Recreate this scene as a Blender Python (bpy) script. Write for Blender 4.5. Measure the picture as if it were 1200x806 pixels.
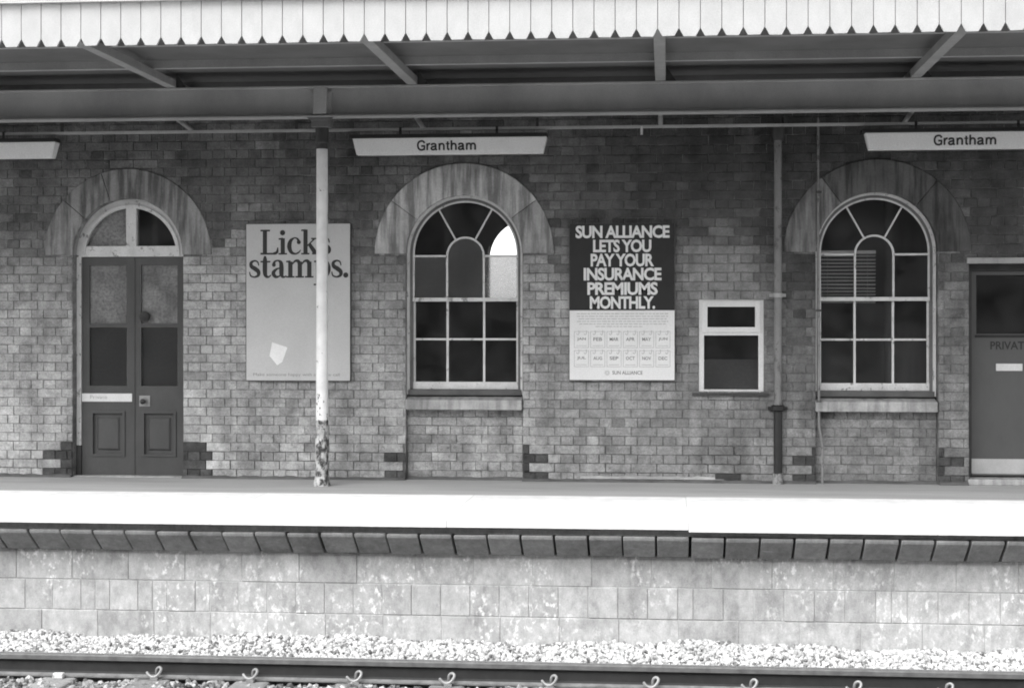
import bpy, bmesh, math, random
from mathutils import Vector, Matrix, Euler
random.seed(7)
R = math.radians
scene = bpy.context.scene
for o in list(bpy.data.objects):
    bpy.data.objects.remove(o, do_unlink=True)
col = scene.collection

# ------------------------------------------------------------------ camera
FPX, YH, VPX = 1900.0, 379.0, 780.0        # focal length, horizon row and wall-normal column of a 1200 px wide frame
DC, EYE = 15.3, 1.49                       # camera distance from the wall face, eye height above the platform
PSI = math.atan((VPX - 600.0) / FPX)
cd = bpy.data.cameras.new('camera')
cd.sensor_fit = 'HORIZONTAL'; cd.sensor_width = 36.0
cd.lens = FPX / 1200.0 * 36.0
cd.shift_y = -(403.0 - YH) / 1200.0
cd.clip_start = 0.1; cd.clip_end = 3000
cam = bpy.data.objects.new('camera', cd); col.objects.link(cam)
cam.location = (0, -DC, EYE)
cam.rotation_euler = (R(90), 0, PSI)
scene.camera = cam

# ------------------------------------------------------------------ sky, sun, exposure
SUN_EL, SUN_AZ = R(48), R(-150)            # azimuth measured from +Y towards +X
w = bpy.data.worlds.new('World'); scene.world = w; w.use_nodes = True
nt = w.node_tree
bg = nt.nodes['Background']
sky = nt.nodes.new('ShaderNodeTexSky'); sky.sky_type = 'NISHITA'; sky.sun_disc = False
sky.sun_elevation = SUN_EL; sky.sun_rotation = SUN_AZ
sky.air_density = 1.0; sky.dust_density = 1.0
bw = nt.nodes.new('ShaderNodeRGBToBW')     # black and white film
nt.links.new(sky.outputs[0], bw.inputs[0]); nt.links.new(bw.outputs[0], bg.inputs[0])
bg.inputs[1].default_value = 0.14
sd = bpy.data.lights.new('sun', 'SUN'); sd.energy = 1.3; sd.angle = R(50); sd.color = (1, 1, 1)
sun = bpy.data.objects.new('sun', sd); col.objects.link(sun)
sdir = Vector((math.sin(SUN_AZ) * math.cos(SUN_EL), math.cos(SUN_AZ) * math.cos(SUN_EL), math.sin(SUN_EL)))
sun.rotation_euler = sdir.to_track_quat('Z', 'Y').to_euler(); sun.location = sdir * 40
vs = scene.view_settings
vs.view_transform = 'Standard'; vs.look = 'None'; vs.gamma = 1; vs.use_curve_mapping = False
vs.exposure = 1.86
scene.cycles.filter_width = 1.9

# ------------------------------------------------------------------ helpers
def at(px, py, Y):
    """X and Z of the point of the plane y = Y seen at a place of the 1200 x 806 photograph"""
    u = (px - 600.0) / FPX; v = (YH - py) / FPX
    t = (DC + Y) / (u * math.sin(PSI) + math.cos(PSI))
    return t * (u * math.cos(PSI) - math.sin(PSI)), EYE + v * t
def ax(px, Y=0.0): return at(px, 400, Y)[0]
def az(px, py, Y=0.0): return at(px, py, Y)[1]

class MB:
    def __init__(s): s.v = []; s.f = []; s.m = []
    def quad(s, pts, m=0):
        n = len(s.v); s.v += [tuple(p) for p in pts]; s.f.append(tuple(range(n, n + len(pts)))); s.m.append(m)
    def box(s, x0, x1, y0, y1, z0, z1, m=0):
        n = len(s.v)
        s.v += [(x0,y0,z0),(x1,y0,z0),(x1,y1,z0),(x0,y1,z0),(x0,y0,z1),(x1,y0,z1),(x1,y1,z1),(x0,y1,z1)]
        for f in ((0,3,2,1),(4,5,6,7),(0,1,5,4),(1,2,6,5),(2,3,7,6),(3,0,4,7)):
            s.f.append(tuple(n + i for i in f)); s.m.append(m)
    def prism(s, pts, y0, y1, m=0, back=True):
        """outline of (x, z) points, counter clockwise as seen from the front (-y), from y0 (front) to y1"""
        n = len(s.v); k = len(pts)
        s.v += [(p[0], y0, p[1]) for p in pts] + [(p[0], y1, p[1]) for p in pts]
        s.f.append(tuple(range(n, n + k))); s.m.append(m)
        if back: s.f.append(tuple(range(n + 2*k - 1, n + k - 1, -1))); s.m.append(m)
        for i in range(k):
            j = (i + 1) % k
            s.f.append((n + j, n + i, n + k + i, n + k + j)); s.m.append(m)
    def ring(s, cx, cz, r0, r1, a0, a1, y0, y1, n=24, m=0):
        b = len(s.v)
        for i in range(n + 1):
            a = a0 + (a1 - a0) * i / n
            c, q = math.cos(a), math.sin(a)
            s.v += [(cx + r0*c, y0, cz + r0*q), (cx + r1*c, y0, cz + r1*q), (cx + r1*c, y1, cz + r1*q), (cx + r0*c, y1, cz + r0*q)]
        for i in range(n):
            p = b + 4*i
            for k in range(4):
                l = (k + 1) % 4
                s.f.append((p + k, p + l, p + 4 + l, p + 4 + k)); s.m.append(m)
        if abs(a1 - a0) < 6.28:
            s.f.append((b, b+3, b+2, b+1)); s.m.append(m)
            e = b + 4*n; s.f.append((e, e+1, e+2, e+3)); s.m.append(m)
    def tube(s, path, rad, seg=12, m=0, caps=True):
        pts = [Vector(p) for p in path]; b = len(s.v); k = len(pts)
        rr = rad if isinstance(rad, (list, tuple)) else [rad] * k
        up = None
        for i in range(k):
            d = (pts[min(i+1, k-1)] - pts[max(i-1, 0)]).normalized()
            if up is None:
                up = d.orthogonal().normalized()
            up = (up - d * up.dot(d)).normalized(); sd_ = d.cross(up)
            for j in range(seg):
                a = 2 * math.pi * j / seg
                s.v.append(tuple(pts[i] + (up * math.cos(a) + sd_ * math.sin(a)) * rr[i]))
        for i in range(k - 1):
            for j in range(seg):
                l = (j + 1) % seg
                s.f.append((b+i*seg+j, b+i*seg+l, b+(i+1)*seg+l, b+(i+1)*seg+j)); s.m.append(m)
        if caps:
            s.f.append(tuple(b + j for j in reversed(range(seg)))); s.m.append(m)
            s.f.append(tuple(b + (k-1)*seg + j for j in range(seg))); s.m.append(m)
    def disc(s, cx, cz, r, y0, y1, n=20, m=0):
        s.prism([(cx + r*math.cos(2*math.pi*i/n), cz + r*math.sin(2*math.pi*i/n)) for i in range(n)], y0, y1, m)
    def mesh(s, name, mats, bevel=0.0, smooth=False, fix=True):
        me = bpy.data.meshes.new(name)
        me.from_pydata(s.v, [], s.f)
        for m in (mats if isinstance(mats, (list, tuple)) else [mats]): me.materials.append(m)
        me.polygons.foreach_set('material_index', s.m)
        if fix or bevel:
            bm = bmesh.new(); bm.from_mesh(me)
            if fix: bmesh.ops.recalc_face_normals(bm, faces=bm.faces)
            if bevel: bmesh.ops.bevel(bm, geom=[e for e in bm.edges if len(e.link_faces) == 2 and e.calc_face_angle(0) > 0.5], offset=bevel, segments=2, affect='EDGES', profile=0.5)
            bm.to_mesh(me); bm.free()
        if smooth:
            me.polygons.foreach_set('use_smooth', [True] * len(me.polygons))
            me.set_sharp_from_angle(angle=R(40))
        me.update()
        return me
    def build(s, name, mats, parent=None, **k):
        return link(name, s.mesh(name, mats, **k), parent)

def link(name, me, parent=None, loc=None):
    o = bpy.data.objects.new(name, me); col.objects.link(o)
    if parent is not None: o.parent = parent
    if loc is not None: o.location = loc
    return o
def empty(name, loc=(0, 0, 0)):
    o = bpy.data.objects.new(name, None); col.objects.link(o); o.location = loc; o.empty_display_size = 0.2
    return o
def tag(o, label=None, cat=None, group=None, kind=None):
    if label: o['label'] = label
    if cat: o['category'] = cat
    if group: o['group'] = group
    if kind: o['kind'] = kind
    return o

# ------------------------------------------------------------------ materials (grey values only: the film is black and white)
def g(v): return (v, v, v, 1)
class NT:
    def __init__(s, name):
        s.m = bpy.data.materials.new(name); s.m.use_nodes = True
        s.t = s.m.node_tree; s.b = s.t.nodes['Principled BSDF']; s.out = s.t.nodes['Material Output']
        s.geo = s.n('ShaderNodeNewGeometry')
    def n(s, t, **k):
        x = s.t.nodes.new(t)
        for a, b in k.items(): setattr(x, a, b)
        return x
    def l(s, a, b): s.t.links.new(a, b)
    def pos(s, scale=(1, 1, 1), obj=False):
        mp = s.n('ShaderNodeMapping'); mp.inputs['Scale'].default_value = scale
        if obj: s.l(s.n('ShaderNodeTexCoord').outputs['Object'], mp.inputs[0])
        else: s.l(s.geo.outputs['Position'], mp.inputs[0])
        return mp.outputs[0]
    def noise(s, sc, detail=4, rough=0.55, vec=None, stretch=(1, 1, 1)):
        x = s.n('ShaderNodeTexNoise'); x.inputs['Scale'].default_value = sc; x.inputs['Detail'].default_value = detail
        x.inputs['Roughness'].default_value = rough
        s.l(vec if vec is not None else s.pos(stretch), x.inputs['Vector'])
        return x.outputs[0]
    def ramp(s, f, a, b, va=0.0, vb=1.0):
        x = s.n('ShaderNodeMapRange'); x.clamp = True
        for i, v in enumerate((a, b, va, vb)): x.inputs[i + 1].default_value = v
        s.l(f, x.inputs[0]); return x.outputs[0]
    def math(s, op, a, b=None, clamp=False):
        x = s.n('ShaderNodeMath', operation=op); x.use_clamp = clamp
        for i, v in enumerate((a, b)):
            if v is None: continue
            if isinstance(v, (int, float)): x.inputs[i].default_value = v
            else: s.l(v, x.inputs[i])
        return x.outputs[0]
    def mix(s, f, a, b):
        x = s.n('ShaderNodeMix'); x.data_type = 'FLOAT'
        for i, v in ((0, f), (2, a), (3, b)):
            if isinstance(v, (int, float)): x.inputs[i].default_value = v
            else: s.l(v, x.inputs[i])
        return x.outputs[0]
    def bump(s, h, st=0.3, d=0.01):
        x = s.n('ShaderNodeBump'); x.inputs['Strength'].default_value = st; x.inputs['Distance'].default_value = d
        s.l(h, x.inputs['Height']); s.l(x.outputs[0], s.b.inputs['Normal'])
    def finish(s, c, rough=0.8, metal=0.0, spec=0.5):
        if isinstance(c, (int, float)): s.b.inputs['Base Color'].default_value = g(c)
        else: s.l(c, s.b.inputs['Base Color'])
        if isinstance(rough, (int, float)): s.b.inputs['Roughness'].default_value = rough
        else: s.l(rough, s.b.inputs['Roughness'])
        s.b.inputs['Metallic'].default_value = metal; s.b.inputs['Specular IOR Level'].default_value = spec
        return s.m
def simple(name, v, rough=0.7, var=0.15, sc=6.0, metal=0.0, bump=0.0, spec=0.4):
    k = NT(name)
    n = k.noise(sc, 6, 0.6)
    c = k.math('MULTIPLY', k.ramp(n, 0.25, 0.75, 1 - var, 1 + var), v)
    c = k.math('MULTIPLY', c, k.ramp(k.noise(130, 2, 0.6), 0.3, 0.7, 0.91, 1.08))
    if bump: k.bump(k.noise(sc * 14, 4), bump, 0.004)
    return k.finish(c, rough, metal, spec)

M = {}
def brick_mat():
    k = NT('brick')
    a = k.n('ShaderNodeAttribute'); a.attribute_name = 'tone'
    oi = k.n('ShaderNodeObjectInfo')
    sp = k.n('ShaderNodeSeparateColor'); k.l(oi.outputs['Color'], sp.inputs[0])
    tone = k.math('ADD', a.outputs['Fac'], sp.outputs[0])
    fine = k.ramp(k.noise(45, 5, 0.7), 0.3, 0.7, 0.84, 1.14)
    c = k.math('MULTIPLY', tone, fine)
    # rain and soot runs with a shape of their own
    st = k.ramp(k.noise(1.6, 5, 0.62, stretch=(1.5, 1, 0.5)), 0.46, 0.66)
    c = k.math('MULTIPLY', c, k.mix(st, 1.0, 0.62))
    sp2 = k.ramp(k.noise(9, 6, 0.75), 0.66, 0.74)
    c = k.mix(k.math('MULTIPLY', sp2, 0.55), c, 0.5)
    pit = k.ramp(k.noise(34, 4, 0.65), 0.61, 0.68)
    c = k.math('MULTIPLY', c, k.mix(pit, 1.0, 0.55))
    c = k.math('MULTIPLY', c, k.ramp(k.noise(5, 5, 0.65, stretch=(1, 1, 1.5)), 0.3, 0.7, 0.80, 1.18))
    c = k.math('MULTIPLY', c, k.ramp(k.noise(6.5, 9, 0.82, stretch=(1, 1, 1.2)), 0.32, 0.66, 1.22, 0.50))
    c = k.math('MULTIPLY', c, k.ramp(k.noise(75, 3, 0.7), 0.3, 0.7, 0.78, 1.2))
    k.bump(k.noise(80, 5, 0.7), 0.5, 0.004)
    return k.finish(c, 0.92, 0, 0.2)
M['brick'] = brick_mat()
def mortar_mat():
    k = NT('mortar')
    st = k.ramp(k.noise(2.2, 5, 0.6), 0.5, 0.62)
    c = k.mix(st, 0.20, 0.32)
    c = k.math('MULTIPLY', c, k.ramp(k.noise(5, 5, 0.65, stretch=(1, 1, 1.5)), 0.3, 0.7, 0.7, 1.25))
    c = k.math('MULTIPLY', c, k.ramp(k.noise(50, 4), 0.3, 0.7, 0.75, 1.2))
    c = k.math('MULTIPLY', c, k.ramp(k.noise(6.5, 9, 0.82, stretch=(1, 1, 1.2)), 0.32, 0.66, 1.22, 0.50))
    c = k.math('MULTIPLY', c, k.ramp(k.noise(75, 3, 0.7), 0.3, 0.7, 0.78, 1.2))
    return k.finish(c, 0.95, 0, 0.1)
M['mortar'] = mortar_mat()
def stone_mat(name, v, lo=0.45, streak=True):
    k = NT(name)
    s1 = k.ramp(k.noise(5, 6, 0.62, stretch=(2.6, 1, 0.25)), 0.44, 0.60)
    s2 = k.ramp(k.noise(2.4, 5, 0.6), 0.42, 0.66)
    c = k.mix(s1, v, v * lo)
    c = k.math('MULTIPLY', c, k.mix(s2, 1.05, 0.68))
    c = k.math('MULTIPLY', c, k.ramp(k.noise(60, 4, 0.6), 0.3, 0.7, 0.88, 1.1))
    oi = k.n('ShaderNodeObjectInfo'); sp_ = k.n('ShaderNodeSeparateColor'); k.l(oi.outputs['Color'], sp_.inputs[0]); c = k.math('MULTIPLY', c, sp_.outputs[0])
    k.bump(k.noise(50, 5, 0.6), 0.3, 0.004)
    return k.finish(c, 0.9, 0, 0.2)
M['stone'] = stone_mat('arch_stone', 0.50, 0.42)
M['sill'] = stone_mat('sill_stone', 0.42, 0.7)
def paint(name, v, rough=0.5, chip=0.0, under=0.12, lo=0.6, sc=5):
    k = NT(name)
    d = k.ramp(k.noise(sc, 6, 0.65, stretch=(1, 1, 0.6)), 0.35, 0.72)
    c = k.mix(d, v, v * lo)
    c = k.math('MULTIPLY', c, k.ramp(k.noise(130, 2, 0.6), 0.3, 0.7, 0.90, 1.09))
    if chip:
        ch = k.ramp(k.noise(16, 7, 0.72, stretch=(1, 1, 0.7)), 0.60 - chip * 0.1, 0.64 - chip * 0.1)
        c = k.mix(ch, c, under)
        k.bump(ch, 0.4, -0.002)
    return k.finish(c, rough, 0, 0.4)
M['white_paint'] = paint('white_paint', 0.72, 0.45, lo=0.86)
M['frame_paint'] = paint('frame_paint', 0.68, 0.5, 0.12, 0.25, 0.75, 8)
M['frame_groove'] = paint('frame_groove', 0.16, 0.7, lo=0.6, sc=8)
M['valance_paint'] = paint('valance_paint', 0.43, 0.6, lo=0.86, sc=7)
M['door_paint'] = paint('door_paint', 0.08, 0.42, lo=0.7, sc=3)
M['door_paint2'] = paint('grey_door_paint', 0.10, 0.45, lo=0.8, sc=3)
M['dark_iron'] = simple('dark_iron', 0.05, 0.55, 0.3, 8)
M['black'] = simple('black_paint', 0.02, 0.5, 0.2, 8)
M['canopy_paint'] = paint('canopy_paint', 0.17, 0.6, lo=0.7, sc=2)
M['girder_paint'] = paint('girder_paint', 0.44, 0.6, lo=0.72, sc=2)
M['rafter_paint'] = paint('rafter_paint', 0.36, 0.55, lo=0.75, sc=4)
M['sign_white'] = paint('sign_white', 0.84, 0.35, lo=0.94)
M['ink'] = simple('black_ink', 0.025, 0.5, 0.1)
M['poster_black'] = simple('poster_black', 0.018, 0.45, 0.3, 6)
M['poster_white'] = simple('poster_white', 0.74, 0.6, 0.05, 3)
M['poster_grey'] = simple('poster_grey', 0.50, 0.6, 0.08, 2.2)
M['paper_torn'] = simple('torn_paper', 0.8, 0.8, 0.05)
M['grey_print'] = simple('grey_print', 0.42, 0.7, 0.2, 30)
M['mid_print'] = simple('mid_print', 0.2, 0.7, 0.2, 30)
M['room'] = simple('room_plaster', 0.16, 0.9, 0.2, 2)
M['blind'] = simple('blind_slat', 0.8, 0.6, 0.1)
M['brass'] = simple('worn_brass', 0.4, 0.35, 0.2, 20, 0.8)
def glass(name, tint=0.9, refl=1.0, rough=0.02):
    k = NT(name)
    tr = k.n('ShaderNodeBsdfTransparent'); tr.inputs[0].default_value = g(tint)
    gl = k.n('ShaderNodeBsdfGlossy'); gl.inputs['Roughness'].default_value = rough; gl.inputs[0].default_value = g(refl)
    fr = k.n('ShaderNodeFresnel'); fr.inputs[0].default_value = 1.5
    mx = k.n('ShaderNodeMixShader')
    k.l(fr.outputs[0], mx.inputs[0]); k.l(tr.outputs[0], mx.inputs[1]); k.l(gl.outputs[0], mx.inputs[2]); k.l(mx.outputs[0], k.out.inputs[0])
    df = k.n('ShaderNodeBsdfDiffuse'); df.inputs[0].default_value = g(0.3)                 # dust on the panes
    m2 = k.n('ShaderNodeMixShader'); k.l(k.ramp(k.noise(3, 6, 0.7), 0.35, 0.75, 0.015, 0.13), m2.inputs[0])
    k.l(mx.outputs[0], m2.inputs[1]); k.l(df.outputs[0], m2.inputs[2]); k.l(m2.outputs[0], k.out.inputs[0])
    return k.m
M['glass'] = glass('clear_glass', 0.93)
M['dark_glass'] = glass('dark_glass', 0.5)
def frosted(name, v, trans=0.5, rough=0.35):
    k = NT(name)
    n = k.math('MULTIPLY', k.ramp(k.noise(42, 3, 0.6), 0.35, 0.65, 0.55, 1.35), k.ramp(k.noise(4, 5, 0.6), 0.3, 0.7, 0.6, 1.4))
    c = k.math('MULTIPLY', n, v)
    df = k.n('ShaderNodeBsdfDiffuse'); k.l(c, df.inputs[0])
    tr = k.n('ShaderNodeBsdfRefraction'); tr.inputs['Roughness'].default_value = rough; tr.inputs['IOR'].default_value = 1.08; tr.inputs[0].default_value = g(0.9)
    gl = k.n('ShaderNodeBsdfGlossy'); gl.inputs['Roughness'].default_value = 0.3
    m1 = k.n('ShaderNodeMixShader'); m1.inputs[0].default_value = trans
    k.l(df.outputs[0], m1.inputs[1]); k.l(tr.outputs[0], m1.inputs[2])
    m2 = k.n('ShaderNodeMixShader'); m2.inputs[0].default_value = 0.04
    k.l(m1.outputs[0], m2.inputs[1]); k.l(gl.outputs[0], m2.inputs[2]); k.l(m2.outputs[0], k.out.inputs[0])
    return k.m
M['frost'] = frosted('frosted_glass', 0.10, 0.6, 0.3)
M['frost_clear'] = frosted('lightly_frosted_glass', 0.2, 0.5, 0.16)
M['frost_door'] = frosted('reeded_door_glass', 0.22, 0.2)
M['frost_dark'] = frosted('dark_door_glass', 0.035, 0.3)
M['frost_wc'] = frosted('obscured_dark_glass', 0.06, 0.3)

# ------------------------------------------------------------------ ground, platform, trackbed
def concrete(name, v, spot=0.0, var=0.2):
    k = NT(name)
    oi = k.n('ShaderNodeObjectInfo')
    r = k.ramp(oi.outputs['Random'], 0, 1, 1 - var, 1 + var * 0.7)
    c = k.math('MULTIPLY', k.ramp(k.noise(5, 6, 0.65), 0.3, 0.7, 0.85, 1.12), v)
    c = k.math('MULTIPLY', c, r)
    if name in ('concrete_block', 'corbel_block', 'sleeper_concrete'):
        c = k.math('MULTIPLY', c, k.ramp(k.noise(14, 6, 0.72, stretch=(1.3, 1, 0.8)), 0.32, 0.68, 0.78, 1.16))
        c = k.math('MULTIPLY', c, k.mix(k.ramp(k.noise(3.2, 5, 0.65, stretch=(1.6, 1, 0.6)), 0.52, 0.7), 1.0, 0.72))
        c = k.math('MULTIPLY', c, k.ramp(k.noise(120, 2, 0.6), 0.3, 0.7, 0.88, 1.1))
    if name == 'corbel_block':
        c = k.mix(k.ramp(k.noise(12, 5, 0.7, stretch=(0.5, 1, 3)), 0.63, 0.70, 0, 0.6), c, 0.5)
    if spot:
        big = k.ramp(k.noise(1.5, 4, 0.6), 0.48, 0.58)
        sm = k.ramp(k.noise(24, 5, 0.62, stretch=(1.2, 1, 0.8)), 0.53, 0.66)
        c = k.mix(k.math('MULTIPLY', k.math('MULTIPLY', big, sm), spot), c, 0.8)
        pits = k.ramp(k.noise(70, 3, 0.6), 0.66, 0.72)
        c = k.math('MULTIPLY', c, k.mix(pits, 1.0, 0.7))
    k.bump(k.noise(60, 5, 0.7), 0.35, 0.005)
    return k.finish(c, 0.93, 0, 0.15)
M['block'] = concrete('concrete_block', 0.45, 0.95, 0.13)
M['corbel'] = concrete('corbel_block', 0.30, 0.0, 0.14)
M['coping'] = concrete('white_painted_coping', 0.74, 0.0, 0.03)
def tarmac():
    k = NT('tarmac')
    c = k.ramp(k.noise(2.0, 6, 0.6, stretch=(0.25, 1.6, 1)), 0.3, 0.7, 0.31, 0.43)
    c = k.math('MULTIPLY', c, k.ramp(k.noise(90, 3, 0.6), 0.3, 0.7, 0.85, 1.15))
    k.bump(k.noise(140, 4, 0.6), 0.3, 0.004)
    return k.finish(c, 0.85, 0, 0.3)
M['tarmac'] = tarmac()
M['earth'] = simple('cinder_ground', 0.12, 0.95, 0.3, 3, bump=0.5)
M['bed'] = simple('ballast_bed', 0.22, 0.95, 0.35, 22, bump=0.6)

b = MB(); b.quad([(-900, -900, -1.4), (900, -900, -1.4), (900, 900, -1.4), (-900, 900, -1.4)])
tag(b.build('ground', M['earth']), kind='structure')

YE = -3.09                                  # platform edge
YW = -2.765                                 # face of the platform wall
WHITE_Y = -1.31
XL, XR = -14.0, 10.0
plat = MB(); plat.box(XL, XR, WHITE_Y, 6.0, -0.3, 0.0); plat.box(XL, XR, YW + 0.10, WHITE_Y - 0.002, -1.4, -0.09); plat.box(XL, XR, WHITE_Y, 6.0, -1.4, -0.301)
platform = plat.build('platform', M['tarmac']); tag(platform, kind='structure')
# coping slabs, painted white
rs = random.Random(3)
x = XL; cut = ax(807, YE)
edges = [cut + i * 1.83 for i in range(-8, 7)]
for a, c in zip(edges[:-1], edges[1:]):
    m = MB(); dz = -0.002 if c <= cut + 0.01 else 0.0
    th = 0.058 if c <= cut + 0.01 else 0.072
    m.box(a + 0.0008, c - 0.0008, YE + rs.uniform(-0.004, 0.004), WHITE_Y - 0.002, -th, 0.004 + dz)
    m.build('coping_slab', M['coping'], platform, bevel=0.004)
# corbel blocks under the coping
PC = 0.2575
c0 = ax(31, YE)
n = 0
cb = []
for v in range(4):
    m = MB(); ww = PC - rs.uniform(0.010, 0.022)
    top, bot = -0.118, -0.300
    f0, f1 = YE + 0.035, YW - 0.065
    # front slopes back towards the foot, slight nib at the top
    out = [(f0, top), (f0 + 0.012, top - 0.03), (f1, bot), (YW + 0.12, bot), (YW + 0.12, top)]
    base = len(m.v)
    for xx in (0.0, ww):
        m.v += [(xx, p[0] + (0.012 if xx else 0.0), p[1]) for p in out]
    k = len(out)
    m.f.append(tuple(base + i for i in range(k))); m.m.append(0)
    m.f.append(tuple(base + k + i for i in reversed(range(k)))); m.m.append(0)
    for i in range(k):
        j = (i + 1) % k
        m.f.append((base + i, base + k + i, base + k + j, base + j)); m.m.append(0)
    cb.append(m.mesh('corbel_block', M['corbel'], bevel=0.007))
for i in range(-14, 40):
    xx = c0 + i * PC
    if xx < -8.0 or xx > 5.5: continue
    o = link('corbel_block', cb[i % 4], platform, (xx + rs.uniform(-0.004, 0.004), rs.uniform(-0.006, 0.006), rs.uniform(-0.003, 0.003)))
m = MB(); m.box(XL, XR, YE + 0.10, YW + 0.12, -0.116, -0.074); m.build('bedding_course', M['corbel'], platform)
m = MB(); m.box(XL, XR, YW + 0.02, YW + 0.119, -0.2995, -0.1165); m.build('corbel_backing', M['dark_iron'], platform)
# concrete block wall
def block_mesh(wd, ht, seed):
    r = random.Random(seed); m = MB(); m.box(0, wd, 0, 0.11, 0, ht)
    me = m.mesh('wall_block', M['block'], bevel=0.006)
    return me
CHB = 0.2425; BJ = 0.0045
full = [block_mesh(0.46 - BJ, CHB - BJ, i) for i in range(2)]
half = [block_mesh(0.23 - BJ, CHB - BJ, 5 + i) for i in range(2)]
quart = [block_mesh(0.118 - BJ, CHB - BJ, 9)]
zt = -0.302
def rowblocks(row, x0, pattern):
    x = x0; i = 0
    while x < 5.6:
        kind = pattern(i); i += 1
        wd, ms = {'f': (0.46, full), 'h': (0.23, half), 'q': (0.118, quart)}[kind]
        link('wall_block', ms[i % len(ms)], platform, (x + BJ/2, YW + rs.uniform(-0.004, 0.004), zt - (row + 1) * CHB + BJ/2))
        x += wd
j1 = ax(400 + 55/3.0, YW)
rowblocks(0, j1 - 0.46 * 14, lambda i: 'f')
pr = random.Random(11)
rowblocks(1, j1 - 0.46 * 14 + 0.06, lambda i: 'q' if pr.random() < 0.22 else 'h')
rowblocks(2, j1 - 0.46 * 14 + 0.21, lambda i: 'f')
rowblocks(3, j1 - 0.46 * 14, lambda i: 'f')
m = MB(); m.box(XL, XR, YW + 0.006, YW + 0.095, -1.4, -0.303); m.build('wall_backing', simple('block_joint', 0.40, 0.95, 0.35, 5), platform)

# opposite platform, where the photographer stands (outside the frame)
m = MB(); m.box(XL - 6, XR + 6, -24.0, -10.45, -1.4, 0.0); tag(m.build('opposite_platform', M['tarmac']), kind='structure')
opp = empty('added_opposite_building', (0, -21, 0)); tag(opp, 'unseen brick building with canopy behind the camera, added to block low sky', 'building')  # unseen building, added to block low sky and darken the upper wall
OPP = simple('opposite_brick', 0.2, 0.9, 0.2, 4)
m = MB(); m.box(XL - 6, XR + 6, -1.5, 1.5, 0, 6.0); m.build('wall', OPP, opp)
m = MB(); m.box(XL - 6, XR + 6, 1.51, 8.5, 4.05, 4.2); m.build('canopy_roof', simple('opposite_canopy', 0.12), opp)
m = MB(); m.box(XL - 6, XR + 6, 8.51, 8.54, 3.65, 4.2); m.build('valance', M['valance_paint'], opp)
for xx in (-10, -4.2, 4.2, 10): m = MB(); m.tube([(xx, 5.5, 0), (xx, 5.5, 4.04)], 0.06, 14); m.build('column', M['frame_paint'], opp)
m = MB(); m.box(XL, XR, -10.44, YW + 0.005, -1.39, -1.115); tag(m.build('trackbed', M['bed']), kind='structure')

# ------------------------------------------------------------------ track
YR = -15.3 + 11.49                          # centre of the near rail head
ZR = -0.915
M['rail'] = simple('rail_steel', 0.10, 0.5, 0.3, 5, 0.3)
def rail_mat():
    k = NT('rail_steel_shaded')
    sx = k.n('ShaderNodeSeparateXYZ'); k.l(k.geo.outputs['Position'], sx.inputs[0])
    c = k.math('MULTIPLY', k.ramp(k.noise(9, 6, 0.7), 0.3, 0.7, 0.7, 1.25), 0.026)  # web colour darkened to deepen the shade under the rail head
    return k.finish(c, 0.6, 0.0, 0.4)
M['rail'] = rail_mat()
M['rail_side'] = simple('rail_head_side', 0.13, 0.6, 0.35, 12)
M['rail_foot'] = simple('dusty_lit_rail_foot', 0.17, 0.85, 0.4, 14)  # dust, with the sky light on the foot put into the tone
M['rail_top'] = simple('polished_rail_head', 0.55, 0.3, 0.1, 3, 0.9)
M['sleeper'] = concrete('sleeper_concrete', 0.26, 0.0, 0.2)
M['clip'] = simple('clip_steel', 0.26, 0.45, 0.3, 10, 0.2)
track = empty('railway_track', (0, YR, ZR - 0.159))
tag(track, 'steel railway track on sleepers running along the foot of the platform wall', 'track')
def rail(y):
    prof = [(-0.070,0),(-0.070,0.011),(-0.030,0.022),(-0.011,0.034),(-0.009,0.095),(-0.014,0.108),(-0.035,0.116),(-0.036,0.146),(-0.030,0.156),(-0.016,0.1590),
            (0.016,0.1590),(0.030,0.156),(0.036,0.146),(0.035,0.116),(0.014,0.108),(0.009,0.095),(0.011,0.034),(0.030,0.022),(0.070,0.011),(0.070,0)]
    m = MB(); k = len(prof)
    for xx in (XL, XR): m.v += [(xx, y + p[0], p[1]) for p in prof]
    for i in range(k):
        j = (i + 1) % k
        m.f.append((i, j, k + j, k + i)); m.m.append(1 if i in (8, 9, 10) else 2 if i in (6, 7, 11, 12) else 3 if i in (0, 1, 17, 18) else 0)
    m.f.append(tuple(range(k))); m.m.append(0); m.f.append(tuple(range(2*k-1, k-1, -1))); m.m.append(0)
    return m.build('rail', [M['rail'], M['rail_top'], M['rail_side'], M['rail_foot']], track)
rail(0.0); rail(-1.505)
# clip: bent steel bar, the hook standing beside the rail foot
def clip_mesh():
    m = MB()
    ctl = [(-0.060, -0.085, 0.052), (-0.040, -0.094, 0.030), (-0.012, -0.100, 0.018), (0.018, -0.098, 0.026), (0.040, -0.090, 0.050),
           (0.046, -0.078, 0.072), (0.030, -0.066, 0.082), (0.010, -0.060, 0.070), (0.004, -0.056, 0.045), (0.006, -0.052, 0.028)]
    P = [Vector(c) for c in ctl]; path = []
    for i in range(len(P) - 1):
        p0, p1, p2, p3 = P[max(i-1,0)], P[i], P[i+1], P[min(i+2,len(P)-1)]
        for s in range(4):
            t = s / 4
            path.append(0.5*((2*p1)+(-p0+p2)*t+(2*p0-5*p1+4*p2-p3)*t*t+(-p0+3*p1-3*p2+p3)*t**3))
    path.append(P[-1])
    m.tube(path, [0.006] + [0.0105] * (len(path) - 2) + [0.009], 8)
    m.box(-0.026, 0.030, -0.118, -0.070, -0.004, 0.016)
    return m.mesh('rail_clip', M['clip'], smooth=True)
clipm = clip_mesh()
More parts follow.
